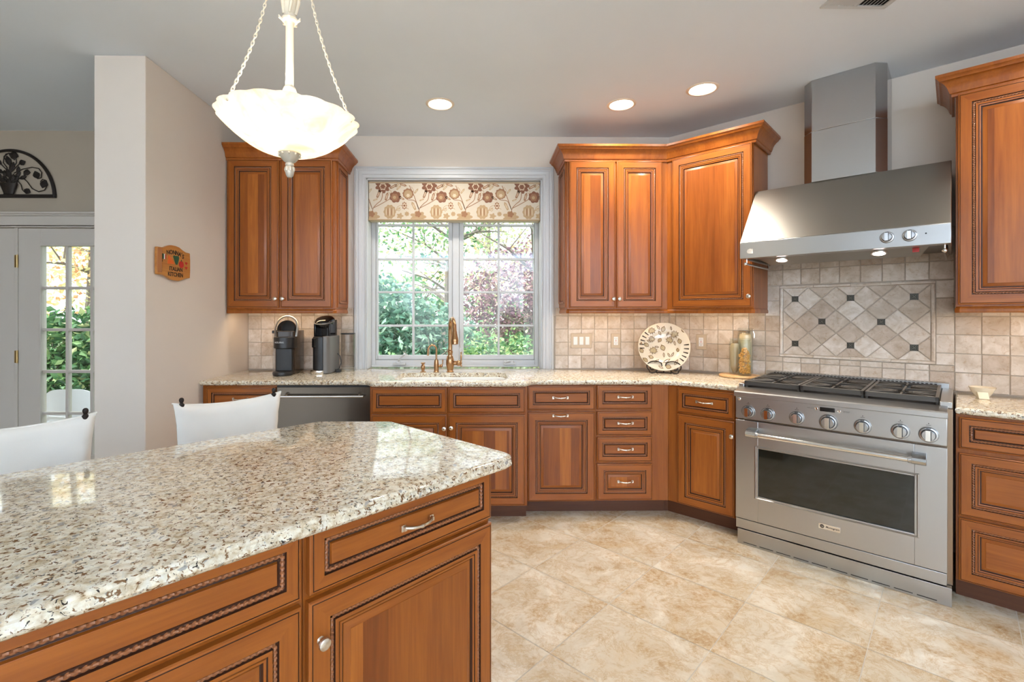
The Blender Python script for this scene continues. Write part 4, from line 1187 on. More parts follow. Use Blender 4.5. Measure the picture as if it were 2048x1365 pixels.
mb = MB(); mb.box(-W, -W + .028, .0605, .64, .9052, .935); mb.build('cooktop_side_trim', 'stainless', RG, bevel=.003)
mb = MB(); mb.box(W - .028, W + .0165, .0605, .64, .9052, .935); mb.build('cooktop_side_trim', 'stainless', RG, bevel=.003)
mb = MB(); mb.box(-W, W, .6405, .706, .9052, .962, 0)
for i in range(44):
    x = -.40 + i * .80 / 43; mb.box(x - .0055, x + .0055, .652, .664, .9615, .9626, 1); mb.box(x - .0055, x + .0055, .6395, .641, .944, .956, 1)
mb.build('rear_vent_trim', ['stainless', 'dark_slot'], RG, bevel=.001)
for i in range(3):
    gx = -.4255 + .0 + i * .2845; gw = .280
    g = MB(); nb = [0]; zt = .952; y0, y1 = .070, .632; b_ = .0065
    def bar(a, c, w=.0055, z1=zt, z0=zt - .015):
        A, C = Vector(a), Vector(c); d = (C - A); L = d.length; ang = math.atan2(d.y, d.x)
        M_ = Matrix.Translation((A.x, A.y, 0)) @ Matrix.Rotation(ang, 4, 'Z')
        nb[0] += 1; g.box(0, L, -w, w, z0, z1 - .00012 * (nb[0] % 13), 0, M_)
    x0, x1 = gx, gx + gw
    bar((x0, y0 + .008), (x1, y0 + .008), .008, zt, zt - .026); bar((x0, y1), (x1, y1), .007); bar((x0 + .007, y0), (x0 + .007, y1), .007, zt, zt - .022); bar((x1 - .007, y0), (x1 - .007, y1), .007, zt, zt - .022)
    ym = (y0 + y1) / 2; xm = (x0 + x1) / 2
    bar((x0, ym), (x1, ym), .006)
    for yc in ((y0 + ym) / 2, (ym + y1) / 2):
        hx_, hy_ = gw / 2 - .006, (y1 - y0) / 4 - .004
        for ex, ey, s_ in ((1, 0, .20), (-1, 0, .20), (0, 1, .2), (0, -1, .2), (1, .92, .16), (-1, .92, .16), (1, -.92, .16), (-1, -.92, .16), (1, .42, .3), (-1, .42, .3), (1, -.42, .3), (-1, -.42, .3)):
            bar((xm + ex * hx_, yc + ey * hy_), (xm + ex * hx_ * s_, yc + ey * hy_ * s_), .0048)
    for fx in (x0 + .007, x1 - .007):
        for fy in (y0 + .02, y1 - .01): g.box(fx - .006, fx + .006, fy - .006, fy + .006, .9122, zt - .01)
    g.build('grate', 'cast_iron', RG, bevel=.0012, seg=1)
    for yc in ((y0 + ym) / 2, (ym + y1) / 2):
        mb = MB(); mb.lathe([(.05, .9121), (.048, .918), (.034, .921), (.034, .929), (.030, .933), (1e-4, .934)], 24, (xm, yc, 0)); mb.build('burner', 'cast_iron', RG)
DZ0, DZ1 = .150, .728
mb = MB()
wx0, wx1, wz0, wz1 = -.334, .339, .298, .574
mb.box(-W + .001, wx0, -.003, .0315, DZ0, DZ1); mb.box(wx1, W - .001, -.003, .0315, DZ0, DZ1); mb.box(wx0, wx1, -.003, .0315, wz1, DZ1); mb.box(wx0, wx1, -.003, .0315, DZ0, wz0)
od = mb.build('oven_door', 'stainless', RG, bevel=.0015)
mb = MB()
for (a, c, e, g_) in ((wx0 - .018, wx1 + .018, wz0 - .016, wz1 + .016),):
    lo = [(a, -.0035, e), (c, -.0035, e), (c, -.0035, g_), (a, -.0035, g_), (a + .006, -.0075, e + .006), (c - .006, -.0075, e + .006), (c - .006, -.0075, g_ - .006), (a + .006, -.0075, g_ - .006), (wx0, .006, wz0), (wx1, .006, wz0), (wx1, .006, wz1), (wx0, .006, wz1)]
    mb.add(lo, [(k_, (k_ + 1) % 4, 4 + (k_ + 1) % 4, 4 + k_) for k_ in range(4)] + [(4 + k_, 4 + (k_ + 1) % 4, 8 + (k_ + 1) % 4, 8 + k_) for k_ in range(4)])
mb.build('window_bezel', 'stainless', od, smooth=0)
mb = MB(); mb.box(wx0, wx1, .006, .012, wz0, wz1); mb.build('oven_window', 'oven_glass', od, smooth=0)
mb = MB(); mb.tube([(-.325, -.062, .664), (.325, -.062, .664)], .0135, 20)
mb.build('handle_bar', 'polished_steel', od)
for sg in (-1, 1):
    mb = MB(); prof_ = [(-.002, .636), (-.002, .692), (-.03, .690), (-.058, .684), (-.074, .676), (-.0785, .664), (-.074, .652), (-.058, .644), (-.03, .638)]
    a, c = (.330, .383) if sg > 0 else (-.383, -.330); nn = len(prof_)
    mb.add([(a, y_, z_) for y_, z_ in prof_] + [(c, y_, z_) for y_, z_ in prof_], [(i, (i + 1) % nn, nn + (i + 1) % nn, nn + i) for i in range(nn)] + [tuple(range(nn)), tuple(range(2 * nn - 1, nn - 1, -1))])
    x = sg * .322
    mb.tube([(sg * .318, -.062, .664), (sg * .332, -.062, .664)], .0165, 18)
    fix_normals(mb.build('handle_bracket', 'stainless_vertical', od, bevel=.002))
mb = MB(); mb.box(-.043, .052, -.006, -.003, .210, .239, 0); mb.build('badge', 'polished_steel', od, bevel=.001)
bg = MB(); bg.lathe([(1e-4, -.0068), (.0095, -.0068), (.0095, -.0058)], 24, (-.027, 0, .2245), 0, Matrix.Translation((-.027, 0, .2245)) @ TOY @ Matrix.Translation((.027, 0, -.2245))); bg.build('badge_roundel', 'lettering_dark', od)
text_obj('badge_monogram_letters', 'GE', .010, 'polished_steel', od, (-.027, -.007, .2245), FRONT, .0003, shear=.2)
text_obj('badge_lettering', 'Monogram', .0135, 'lettering_dark', od, (.018, -.0064, .2245), FRONT, .0003, shear=.15, offset=.0002)
mb = MB(); mb.box(-W + .002, W - .002, -.001, .0315, .091, .1465); mb.build('lower_panel', 'stainless', RG, bevel=.002)
mb = MB(); mb.box(-W + .012, W + .014, -.006, .04, .0008, .0865, 0)
for i in range(10):
    x = -.41 + i * .0842; mb.box(x, x + .070, -.0066, -.005, .011, .0155, 1)
mb.build('kick_panel', ['stainless', 'dark_slot'], RG, bevel=.001)
def dial(parent, x, z, s_=1.0, ang=0.0, y=0.0):
    o = MB(); R_ = .0325 * s_
    o.lathe([(R_ * 1.12, 0), (R_ * 1.12, -.006), (R_ * 1.02, -.011), (R_ * .84, -.012), (R_ * .84, -.0125)], 32, (0, 0, 0), 0, TOY)
    o.lathe([(R_ * .84, -.0125), (R_ * .76, -.0125)], 32, (0, 0, 0), 1, TOY)
    o.lathe([(R_ * .76, -.010), (R_ * .76, -.030), (R_ * .70, -.034), (1e-4, -.0345)], 32, (0, 0, 0), 0, TOY)
    o.box(R_ * .24, R_ * .32, -.0352, -.03, -R_ * .66, R_ * .66, 1); o.box(-R_ * .30, R_ * .22, -.040, -.03, -R_ * .74, R_ * .74, 2)
    o.box(-R_ * .25, R_ * .25, -.0121, -.0105, R_ * .88, R_ * .98, 1)
    return o.build('knob', ['stainless_vertical', 'dark_slot', 'polished_steel'], parent, (x, y, z), (0, ang, 0), smooth=35)
for i, x in enumerate((-.385, -.284, -.143, 0.0, .143, .288, .389)):
    dial(RG, x, .781 + (0 if i != 3 else -.002), 1.0 if i in (0, 1, 2, 4, 5, 6) else 1.14)
    if i != 3:
        mb = MB(); mb.lathe([(1e-4, -.0008), (.0022, -.0008), (.0022, 0)], 10, (x, 0, .833), 0, Matrix.Translation((x, 0, .833)) @ TOY @ Matrix.Translation((-x, 0, -.833))); mb.box(x - .009, x + .009, -.0006, 0, .8245, .8262)
        mb.build('dial_mark', 'lettering_dark', RG, smooth=0)
mb = MB(); mb.box(-.038, .028, -.003, .001, .833, .855); mb.build('clock_display', 'black_gloss', RG, bevel=.002)
for x in (-.055, .045):
    mb = MB(); mb.lathe([(.0085, 0), (.0085, -.003), (.0065, -.0045), (1e-4, -.004)], 18, (0, 0, 0), 0, TOY); mb.build('push_button', 'polished_steel', RG, (x, 0, .844 + (0 if x < 0 else -.002)))
text_obj('panel_lettering', 'OVEN LIGHT', .0052, 'lettering_dark', RG, (-.081, -.0006, .8445), FRONT, .0001)
text_obj('panel_lettering', 'CONVECTION\nSELF CLEAN', .0048, 'lettering_dark', RG, (.076, -.0006, .843), FRONT, .0001)
mb = MB(); mb.lathe([(.009, 0), (.009, -.003), (.006, -.0045), (1e-4, -.004)], 18, (0, 0, 0), 0, TOY); mb.build('light_button', 'polished_steel', RG, (-.4335, 0, .851))

# ------------------------------------------------------------------ hood
HD = thing('range_hood', 'stainless canopy range hood with octagonal chimney above the range', 'range hood', (*NT(3.165, -.4725), 0), -math.pi / 4)
hw = .4605; D = .615
def extr(prof_, x0, x1, mat=0):
    m = MB(); nn = len(prof_)
    m.add([(x0, y_, z_) for y_, z_ in prof_] + [(x1, y_, z_) for y_, z_ in prof_], [(i, (i + 1) % nn, nn + (i + 1) % nn, nn + i) for i in range(nn)] + [tuple(range(nn)), tuple(range(2 * nn - 1, nn - 1, -1))], mat); return m
m = extr([(.0, 1.783), (.325, 2.152), (D, 2.152), (D, 1.783)], -hw, hw); fix_normals(m.build('canopy', 'canopy_steel', HD, bevel=.002, smooth=30))
m = MB(); m.box(-hw, hw, -.001, .022, 1.686, 1.782); m.box(-hw, -hw + .012, .022, D, 1.686, 1.782); m.box(hw - .012, hw, .022, D, 1.686, 1.782); m.box(-hw + .012, hw - .012, .022, .075, 1.686, 1.694)
m.build('front_lip', 'stainless', HD, bevel=.002)
m = MB(); m.add([(-.385, .078, 1.690), (.385, .078, 1.690), (.345, .21, 1.652), (-.345, .21, 1.652), (-.385, .078, 1.735), (.385, .078, 1.735), (.385, .215, 1.735), (-.385, .215, 1.735)], [(0, 3, 2, 1), (4, 5, 6, 7), (0, 1, 5, 4), (1, 2, 6, 5), (2, 3, 7, 6), (3, 0, 4, 7)]); m.build('light_tray', 'canopy_steel', HD, bevel=.002)
m = extr([(.215, 1.735), (.215, 1.70), (D - .01, 1.70), (D - .01, 1.735)], -.44, .44); fix_normals(m.build('baffle_filter', 'graphite_plastic', HD, smooth=0))
mB = Matrix.Rotation(math.radians(-16), 4, 'X')
for x in (-.265, .185):
    m = MB(); m.lathe([(.034, .008), (.036, -.004), (.034, -.010), (.027, -.010), (.027, .0)], 26, (0, 0, 0), 0, mB); hb = m.build('light_ring', 'polished_steel', HD, (x, .115, 1.679))
    m = MB(); m.lathe([(1e-4, -.007), (.027, -.007)], 26, (0, 0, 0), 0, mB); m.build('bulb', 'hood_bulb', hb)
    l = add_light('hood_lamp', 'SPOT', (x, .118, 1.662), energy=5, color=(1, .86, .72), spot_size=math.radians(120), spot_blend=.8, shadow_soft_size=.03); l.parent = HD
m = MB(); m.box(.318, .344, .108, .116, 1.664, 1.690); m.build('red_switch', 'red_rocker', HD, (0, -.01, .0), bevel=.001)
for sg in (-1, 1):
    x = sg * .437; m = MB(); m.tube([(x, .03, 1.655), (x, .55, 1.655)], .0065, 12); m.ball((x, .026, 1.655), .0105, 12)
    for yy in (.05, .52): m.tube([(x, yy, 1.655), (x, yy, 1.69)], .004, 8)
    m.build('utensil_rail', 'polished_steel', HD)
for x in (.227, .313): 
    o = dial(HD, x, 1.738, .80, 0, -.001)
m = MB(); m.lathe([(1e-4, -.002), (.0035, -.002), (.0035, 0)], 12, (0, 0, 0), 0, TOY); m.build('indicator', 'dark_slot', HD, (.372, -.001, 1.742))
m = MB(); m.prism([(a, b_) for a, b_ in arc(0, 0, .014, 90, 270, 10)] + [(.02, -.014), (.02, .014)], -.0005, .0025, 0, Matrix.Translation((-.408, -.001, 1.726)) @ Matrix.Rotation(math.pi / 2, 4, 'X')); m.build('badge', 'polished_steel', HD, bevel=.001)
oc = [(-.152, .318), (.152, .318), (.200, .372), (.200, D + .012), (-.200, D + .012), (-.200, .372)]
m = MB(); m.prism(oc, 2.1525, 2.4605); m.build('chimney_lower', 'stainless_vertical', HD, bevel=.002)
m = MB(); m.prism([(x * .996, y_ + (.001 if y_ < .5 else 0)) for x, y_ in oc], 2.4612, CZ - .0008); m.build('chimney_upper', 'stainless_vertical', HD, bevel=.002)

# ------------------------------------------------------------------ pendant lamp
PD = thing('pendant_lamp', 'alabaster bowl pendant lamp on chains over the island', 'pendant lamp', (-.57, 1.45, 0))
def bowl_r(z):
    u = max(0.0, min(1.0, (z - 1.828) / .102)); return .030 + .170 * (u ** .52)
seg = 96; v = []; zs = [1.8285 + .1015 * (i / 14) ** 1.5 for i in range(15)]
def bowl_pt(z, k_, ins=0.0):
    a = 2 * math.pi * k_ / seg; u = max(0, (z - 1.8285) / .1015); tw = .55 * (1 - u)
    r = (bowl_r(z) - ins) * (1 + .075 * (.25 + .45 * u) * (abs(math.sin(9 * (a + tw))) ** .6 - .5) - .012 * u)
    return (r * math.cos(a), r * math.sin(a), z + ins * .8 * (1 - u))
mb = MB(); vv = [bowl_pt(z, k_) for z in zs for k_ in range(seg)] + [bowl_pt(z, k_, .008) for z in reversed(zs) for k_ in range(seg)]
rows = len(zs) * 2
mb.add(vv, [(i * seg + k_, i * seg + (k_ + 1) % seg, (i + 1) * seg + (k_ + 1) % seg, (i + 1) * seg + k_) for i in range(rows - 1) for k_ in range(seg)])
fix_normals(mb.build('glass_bowl', 'alabaster_glass', PD, smooth=60))
mb = MB(); mb.lathe([(1e-4, 1.757), (.006, 1.758), (.0105, 1.764), (.0125, 1.772), (.0135, 1.780), (.010, 1.786), (.0095, 1.790), (.012, 1.793), (.0125, 1.797), (.010, 1.801), (.017, 1.806), (.022, 1.812), (.0245, 1.815), (.028, 1.820), (.034, 1.828), (.0335, 1.832), (1e-4, 1.8335)], 26)
for k_ in range(10):
    a = 2 * math.pi * k_ / 10; mb.ball((.030 * math.cos(a), .030 * math.sin(a), 1.824), .0042, 8)
for k_ in range(6):
    a = 2 * math.pi * k_ / 6; mb.ball((.0105 * math.cos(a), .0105 * math.sin(a), 1.782), .006, 8, sq=(1, 1, 1.5))
mb.build('finial', 'antique_silver', PD)
mb = MB(); mb.lathe([(1e-4, 1.832), (.010, 1.834), (.0105, 2.0), (.017, 2.008), (.020, 2.016), (.017, 2.026), (.0115, 2.032), (.0115, 2.215), (.0145, 2.222), (.0225, 2.226), (.0235, 2.232), (.018, 2.240), (.0165, 2.25), (.022, 2.28), (.0265, 2.31), (.026, 2.34), (.020, 2.38), (.014, 2.41), (.0115, 2.42), (.0115, 2.70), (.016, 2.705), (.062, 2.745), (.066, 2.765), (.066, 2.7745), (1e-4, 2.7748)], 24)
for k_ in range(5):
    a = 2 * math.pi * k_ / 5
    mb.tube([(.021 * math.cos(a), .021 * math.sin(a), 2.226), (.029 * math.cos(a), .029 * math.sin(a), 2.229), (.031 * math.cos(a), .031 * math.sin(a), 2.236)], [.005, .0042, .0015], 8)
    mb.tube([(.017 * math.cos(a), .017 * math.sin(a), 2.245), (.024 * math.cos(a + .3), .024 * math.sin(a + .3), 2.285), (.026 * math.cos(a), .026 * math.sin(a), 2.335), (.016 * math.cos(a), .016 * math.sin(a), 2.40)], [.004, .006, .006, .002], 8)
mb.build('stem', 'antique_cream', PD)
a_off = math.radians(-4)
for q_ in range(3):
    a = a_off + q_ * 2 * math.pi / 3 + math.radians(0)
    A = Vector((.186 * math.cos(a), .186 * math.sin(a), 1.925)); Bp = Vector((.020 * math.cos(a), .020 * math.sin(a), 2.70))
    mb = MB(); N = 62; path = []
    for i in range(N + 1):
        u = i / N; path.append(A.lerp(Bp, u) - Vector((math.cos(a), math.sin(a), 0)) * (.050 * math.sin(math.pi * u) * (1 - u * .4)))
    for i in range(N):
        c0 = (path[i] + path[i + 1]) / 2; d = (path[i + 1] - path[i]); L = d.length * .78
        Mx = Matrix.Translation(c0) @ d.to_track_quat('Z', 'Y').to_matrix().to_4x4() @ Matrix.Rotation(math.pi / 2 * (i % 2) + a, 4, 'Z')
        mb.tube([(.0036 * math.sin(t_), 0, L * math.cos(t_)) for t_ in [2 * math.pi * w / 8 for w in range(8)]], .0014, 5, closed=True, M=Mx)
    mb.ball(tuple(A), .006, 8)
    mb.build('chain', 'antique_cream', PD)
mb = MB()
for k_ in range(3):
    a = 2 * math.pi * k_ / 3 + .5; mb.ball((.075 * math.cos(a), .075 * math.sin(a), 1.915), .022, 14, sq=(1, 1, 1.2))
mb.build('bulbs', 'bulb_glow', PD)
for k_ in range(3):
    a = 2 * math.pi * k_ / 3 + .5
    l = add_light('pendant_glow', 'POINT', (.075 * math.cos(a), .075 * math.sin(a), 1.945), energy=1.0, color=(1, .93, .83), shadow_soft_size=.025); l.parent = PD

# ------------------------------------------------------------------ recessed lights and vent
cl = ['recessed ceiling light with its white cone showing, left of the other two', 'recessed ceiling light above the corner wall cabinet, middle of the three', 'recessed ceiling light nearest the range hood chimney', 'recessed ceiling light over the counter right of the range, out of the picture']
for i, (x, y) in enumerate(CANS):
    r = thing('recessed_light', cl[i], 'ceiling light', (x, y, CZ), 0, 'recessed ceiling lights')
    mb = MB(); mb.lathe([(.075, .004), (.076, -.001), (.080, -.006), (.092, -.005), (.097, -.0008), (.097, -.0002), (.075, -.0002)], 40); mb.build('trim_ring', 'lamp_trim', r)
    mb = MB(); mb.lathe([(.0755, 0), (.066, .07), (.052, .12), (1e-4, .125)], 36); mb.build('reflector_cone', 'cone_white', r)
    mb = MB()
    if i == 0: mb.lathe([(1e-4, .022), (.03, .026), (.046, .045), (.044, .075), (.02, .12)], 28)
    else: mb.lathe([(1e-4, .006), (.05, .010), (.0715, .022), (.070, .03)], 32)
    mb.build('bulb', 'lamp_lens', r)
    l = add_light('downlight', 'SPOT', (0, 0, -.012), energy=29 if i < 3 else 16, color=(1, .92, .82), spot_size=math.radians(150), spot_blend=1.0, shadow_soft_size=.05); l.parent = r
vt = thing('ceiling_vent', 'white louvered vent grille in the ceiling above the range', 'vent', (1.73, 2.10, CZ))
mb = MB(); a, c = .152, .115
for x0, x1, y0, y1 in ((-a, a, c - .024, c), (-a, a, -c, -c + .024), (-a, -a + .024, -c + .024, c - .024), (a - .024, a, -c + .024, c - .024)): mb.box(x0, x1, y0, y1, -.008, -.0005)
mb.build('vent_frame', 'white_trim', vt, bevel=.003)
mb = MB()
for i in range(16):
    x = -a + .028 + i * (2 * a - .056) / 15
    mb.box(-.0065, .0065, -c + .024, c - .024, -.0008, .0008, 0, Matrix.Translation((x, 0, -.006)) @ Matrix.Rotation(math.radians(38 if i < 8 else -38), 4, 'Y'))
mb.box(-.003, .003, -c + .024, c - .024, -.009, -.002)
mb.build('louvers', 'white_trim', vt, smooth=0)
mb = MB(); mb.box(-a + .02, a - .02, -c + .02, c - .02, -.0012, -.0006); mb.build('duct_opening', 'dark_slot', vt, smooth=0)

# ------------------------------------------------------------------ valance
VX0, VX1, VZ0, VZ1 = WX0 + .014, WX1 - .014, 2.106, WZ1 - .014
vl = thing('valance', 'beige box valance printed with brown flowers at the top of the window', 'valance', ((VX0 + VX1) / 2, 3.93, 0))
hw_ = (VX1 - VX0) / 2
mb = MB(); mb.box(-hw_, hw_, -.06, .04, VZ0, VZ1)
mb.build('fabric_box', 'valance_cloth', vl, bevel=.006, seg=3)
mb = MB()
for z in (VZ0 + .004, VZ1 - .012): mb.tube([(-hw_ - .001, .04, z), (-hw_ - .001, -.061, z), (hw_ + .001, -.061, z), (hw_ + .001, .04, z)], .0045, 8)
mb.build('welt_cord', 'print_tan', vl)
mb = MB(); yF = -.0608
def blob(cx_, cz_, rf, n_, mat, layer=0, sx=1.0, sz=1.0, rot=0.0):
    pts = []
    for i in range(n_):
        a = 2 * math.pi * i / n_; r = rf(a) * 1.22; X = r * math.cos(a) * sx; Z = r * math.sin(a) * sz
        pts.append((cx_ + X * math.cos(rot) - Z * math.sin(rot), cz_ + X * math.sin(rot) + Z * math.cos(rot)))
    pts = [(min(hw_ - .003, max(-hw_ + .003, X)), min(VZ1 - .018, max(VZ0 + .010, Z))) for X, Z in pts]
    y_ = yF - .00025 * layer
    mb.add([(X, y_, Z) for X, Z in pts] + [(min(hw_ - .003, max(-hw_ + .003, cx_)), y_, min(VZ1 - .018, max(VZ0 + .01, cz_)))], [(i, (i + 1) % n_, n_) for i in range(n_)], mat)
def stem(pts, w, mat=0):
    P_ = []
    for i in range(len(pts) - 1):
        for q_ in range(6):
            u = q_ / 6; p0 = pts[max(0, i - 1)]; p1 = pts[i]; p2 = pts[i + 1]; p3 = pts[min(len(pts) - 1, i + 2)]
            P_.append(tuple(.5 * ((2 * p1[d_]) + (-p0[d_] + p2[d_]) * u + (2 * p0[d_] - 5 * p1[d_] + 4 * p2[d_] - p3[d_]) * u * u + (-p0[d_] + 3 * p1[d_] - 3 * p2[d_] + p3[d_]) * u ** 3) for d_ in (0, 1)))
    P_.append(pts[-1])
    for a, c in zip(P_, P_[1:]):
        if not (-hw_ < a[0] < hw_ and -hw_ < c[0] < hw_): continue
        d = Vector((c[0] - a[0], c[1] - a[1])); 
        if d.length < 1e-6: continue
        nn = Vector((-d.y, d.x)).normalized() * w * .68
        mb.add([(a[0] - nn.x, yF, a[1] - nn.y), (c[0] - nn.x, yF, c[1] - nn.y), (c[0] + nn.x, yF, c[1] + nn.y), (a[0] + nn.x, yF, a[1] + nn.y)], [(0, 1, 2, 3)], mat)
def leafp(cx_, cz_, L, rot, mat=2):
    blob(cx_, cz_, lambda a: L * (.5 + .5 * abs(math.cos(a)) ** 1.6) * (.92 + .08 * math.cos(7 * a)), 20, mat, 1, 1.0, .52, rot)
    blob(cx_, cz_, lambda a: L * .62, 10, 3, 2, 1.0, .16, rot)
unit = .372; zm = (VZ0 + VZ1) / 2
for u in range(-3, 4):
    ox = .085 + u * unit + .0
    oz = VZ0
    stem([(ox, oz + .02), (ox + .005, oz + .09), (ox + .035, oz + .13), (ox + .075, oz + .17), (ox + .085, oz + .26)], .004)
    stem([(ox + .01, oz + .10), (ox + .06, oz + .125), (ox + .13, oz + .165), (ox + .165, oz + .19)], .004)
    stem([(ox, oz + .09), (ox - .02, oz + .15), (ox - .045, oz + .215), (ox - .075, oz + .28)], .004)
    stem([(ox, oz + .09), (ox - .03, oz + .155), (ox - .085, oz + .165), (ox - .11, oz + .185)], .0035)
    stem([(ox - .08, oz + .09), (ox - .14, oz + .12), (ox - .175, oz + .10), (ox - .16, oz + .075), (ox - .145, oz + .09)], .003, 2)
    stem([(ox - .06, oz + .27), (ox - .04, oz + .24), (ox - .055, oz + .225)], .003, 2); stem([(ox + .12, oz + .25), (ox + .15, oz + .235), (ox + .145, oz + .215), (ox + .13, oz + .225)], .003, 2)
    # palmette at the top
    fl = lambda a: .052 * (.72 + .28 * abs(math.cos(4.5 * a)))
    blob(ox + .085, oz + .278, fl, 54, 1, 1); blob(ox + .085, oz + .275, lambda a: .03 * (.7 + .3 * abs(math.cos(3 * a))), 30, 3, 2, .8, 1.0); blob(ox + .085, oz + .27, lambda a: .018 * (.7 + .3 * abs(math.cos(3 * a))), 24, 1, 3)
    # heart flower
    blob(ox - .085, oz + .205, lambda a: .037 * (1 + .22 * math.sin(a)) * (.94 + .06 * math.cos(11 * a)), 44, 0, 1); blob(ox - .085, oz + .205, lambda a: .026 * (1 + .2 * math.sin(a)), 26, 2, 2); blob(ox - .085, oz + .2, lambda a: .014 * (.8 + .2 * math.cos(6 * a)), 24, 3, 3)
    # rose
    blob(ox + .185, oz + .188, lambda a: .040 * (.82 + .18 * abs(math.cos(3.5 * a + .4))), 42, 1, 1); blob(ox + .18, oz + .186, lambda a: .025 * (.8 + .2 * abs(math.cos(3 * a))), 30, 0, 2); blob(ox + .178, oz + .184, lambda a: .011, 12, 2, 3)
    # big seed head low
    blob(ox + .14, oz + .068, lambda a: .045 * (.86 + .14 * abs(math.cos(5 * a))), 50, 2, 1, .92, 1.08)
    for q_ in (-2, -1, 0, 1, 2): blob(ox + .14 + q_ * .014, oz + .068, lambda a: .030 * (1 - .1 * abs(q_)), 12, 0 if q_ % 2 else 3, 2, .12, 1.0)
    # crown flower at the base
    blob(ox - .005, oz + .028, lambda a: .050 * (.66 + .34 * abs(math.cos(3.5 * a))), 48, 2, 1, 1.1, .8); blob(ox - .005, oz + .05, lambda a: .022 * (.7 + .3 * abs(math.cos(2.5 * a))), 30, 0, 2)
    blob(ox - .115, oz + .118, lambda a: .023 * (.86 + .14 * math.cos(8 * a)), 32, 0, 1, .8, 1.2); blob(ox - .115, oz + .118, lambda a: .014, 14, 3, 2, .8, 1.2); blob(ox - .115, oz + .118, lambda a: .007, 10, 1, 3)
    blob(ox - .095, oz + .052, lambda a: .017 * (.85 + .15 * math.cos(7 * a)), 28, 2, 1); blob(ox - .15, oz + .035, lambda a: .024 * (.8 + .2 * math.cos(5 * a)), 30, 2, 1, 1, .9)
    for lx, lz, L, ro in ((.05, .21, .030, 1.2), (.115, .19, .03, 1.3), (-.04, .115, .032, 2.0), (.235, .178, .022, -.5), (-.02, .235, .022, .9), (-.125, .285, .026, -.3), (.17, .272, .03, .5), (.205, .29, .026, 1.0), (-.16, .262, .022, .8), (.025, .165, .018, .4), (.205, .09, .02, .5)):
        leafp(ox + lx, oz + lz, L, ro, 2 if (lx * 100) % 2 < 1 else 0)
mb.build('flower_print', ['print_brown', 'print_red', 'print_tan', 'print_cream'], vl, smooth=0)
# ------------------------------------------------------------------ wooden wall sign
sg_ = thing('wall_sign', 'small scalloped wooden sign lettered for an Italian kitchen on the left wall', 'sign', (XL + .0008, 2.895, 1.655), math.pi / 2)
out = [(-.152, -.078), (-.105, -.078), (-.07, -.086), (-.035, -.100), (.0, -.104), (.04, -.104), (.075, -.096), (.105, -.084), (.152, -.078), (.156, -.03), (.156, .03), (.152, .078), (.108, .079), (.078, .088), (.045, .101), (.01, .105), (-.03, .104), (-.065, .094), (-.098, .080), (-.152, .078), (-.154, .03), (-.154, -.03)]
mb = MB(); nn = len(out)
mb.add([(x, 0, z) for x, z in out] + [(x, -.018, z) for x, z in out], [tuple(range(nn - 1, -1, -1)), tuple(range(nn, 2 * nn))] + [(i, (i + 1) % nn, nn + (i + 1) % nn, nn + i) for i in range(nn)])
fix_normals(mb.build('board', 'sign_wood', sg_, bevel=.003))
mb = MB(); mb.box(-.156, -.118, -.021, -.016, -.066, .070); mb.box(-.128, -.122, -.0225, -.016, -.066, .070); mb.build('spine_strip', 'sign_edge', sg_, bevel=.0015)
for i, ch in enumerate("NONNA'S"):
    x = (-.062, -.034, -.005, .022, .048, .066, .080)[i]; z = (.056, .0605, .062, .0605, .057, .056, .047)[i]
    text_obj('sign_letter', ch, .036, 'lettering_dark', sg_, (x, -.0183, z), (math.pi / 2, math.radians((x - 0) * 130), 0), .0008, offset=.0007)
text_obj('sign_lettering', 'ITALIAN', .034, 'lettering_dark', sg_, (.012, -.0183, -.036), FRONT, .0008, offset=.0007)
text_obj('sign_lettering', 'KITCHEN', .034, 'lettering_dark', sg_, (.008, -.0183, -.069), FRONT, .0008, offset=.0007)
def flat(name, pts, mat, d=-.0195):
    m = MB(); k_ = len(pts); m.add([(x, d, z) for x, z in pts] + [(x, -.0175, z) for x, z in pts], [tuple(range(k_))] + [(i, k_ + i, k_ + (i + 1) % k_, (i + 1) % k_) for i in range(k_)])
    return fix_normals(m.build(name, mat, sg_, smooth=0))
flat('painted_carrot', [(-.062, .040), (-.052, .040), (-.005, .0), (-.03, .004), (-.062, .018)], 'paint_orange'); flat('painted_carrot', [(-.065, .014), (-.058, .016), (.0, -.006), (-.066, -.010)], 'paint_orange', -.0198)
flat('painted_pepper', [(-.012, .030), (-.016, .040), (-.008, .046), (.005, .043), (.018, .046), (.034, .045), (.040, .036), (.036, .022), (.030, .006), (.022, -.008), (.010, -.008), (.002, .004)], 'paint_green', -.0200)
flat('painted_tomato', [(.062 + .022 * math.cos(a), -.002 + .021 * math.sin(a)) for a in [2 * math.pi * i / 18 for i in range(18)]], 'paint_red', -.0202); flat('tomato_stem', [(.058, .016), (.062, .028), (.066, .016)], 'paint_green', -.0204)
flat('painted_flag_green', [(-.112, .044), (-.100, .044), (-.100, .014), (-.112, .014)], 'paint_green'); flat('painted_flag_white', [(-.100, .044), (-.091, .044), (-.091, .014), (-.100, .014)], 'paint_white'); flat('painted_flag_red', [(-.091, .044), (-.080, .040), (-.081, .018), (-.091, .014)], 'paint_red'); flat('flag_pole', [(-.114, .044), (-.112, .044), (-.112, -.004), (-.114, -.004)], 'lettering_dark')
for z in (.010, -.018):
    flat('painted_heart', [(.112 + .0011 * 16 * math.sin(a) ** 3 * .62, z + .00062 * (13 * math.cos(a) - 5 * math.cos(2 * a) - 2 * math.cos(3 * a) - math.cos(4 * a))) for a in [2 * math.pi * i / 20 for i in range(20)]], 'paint_red')

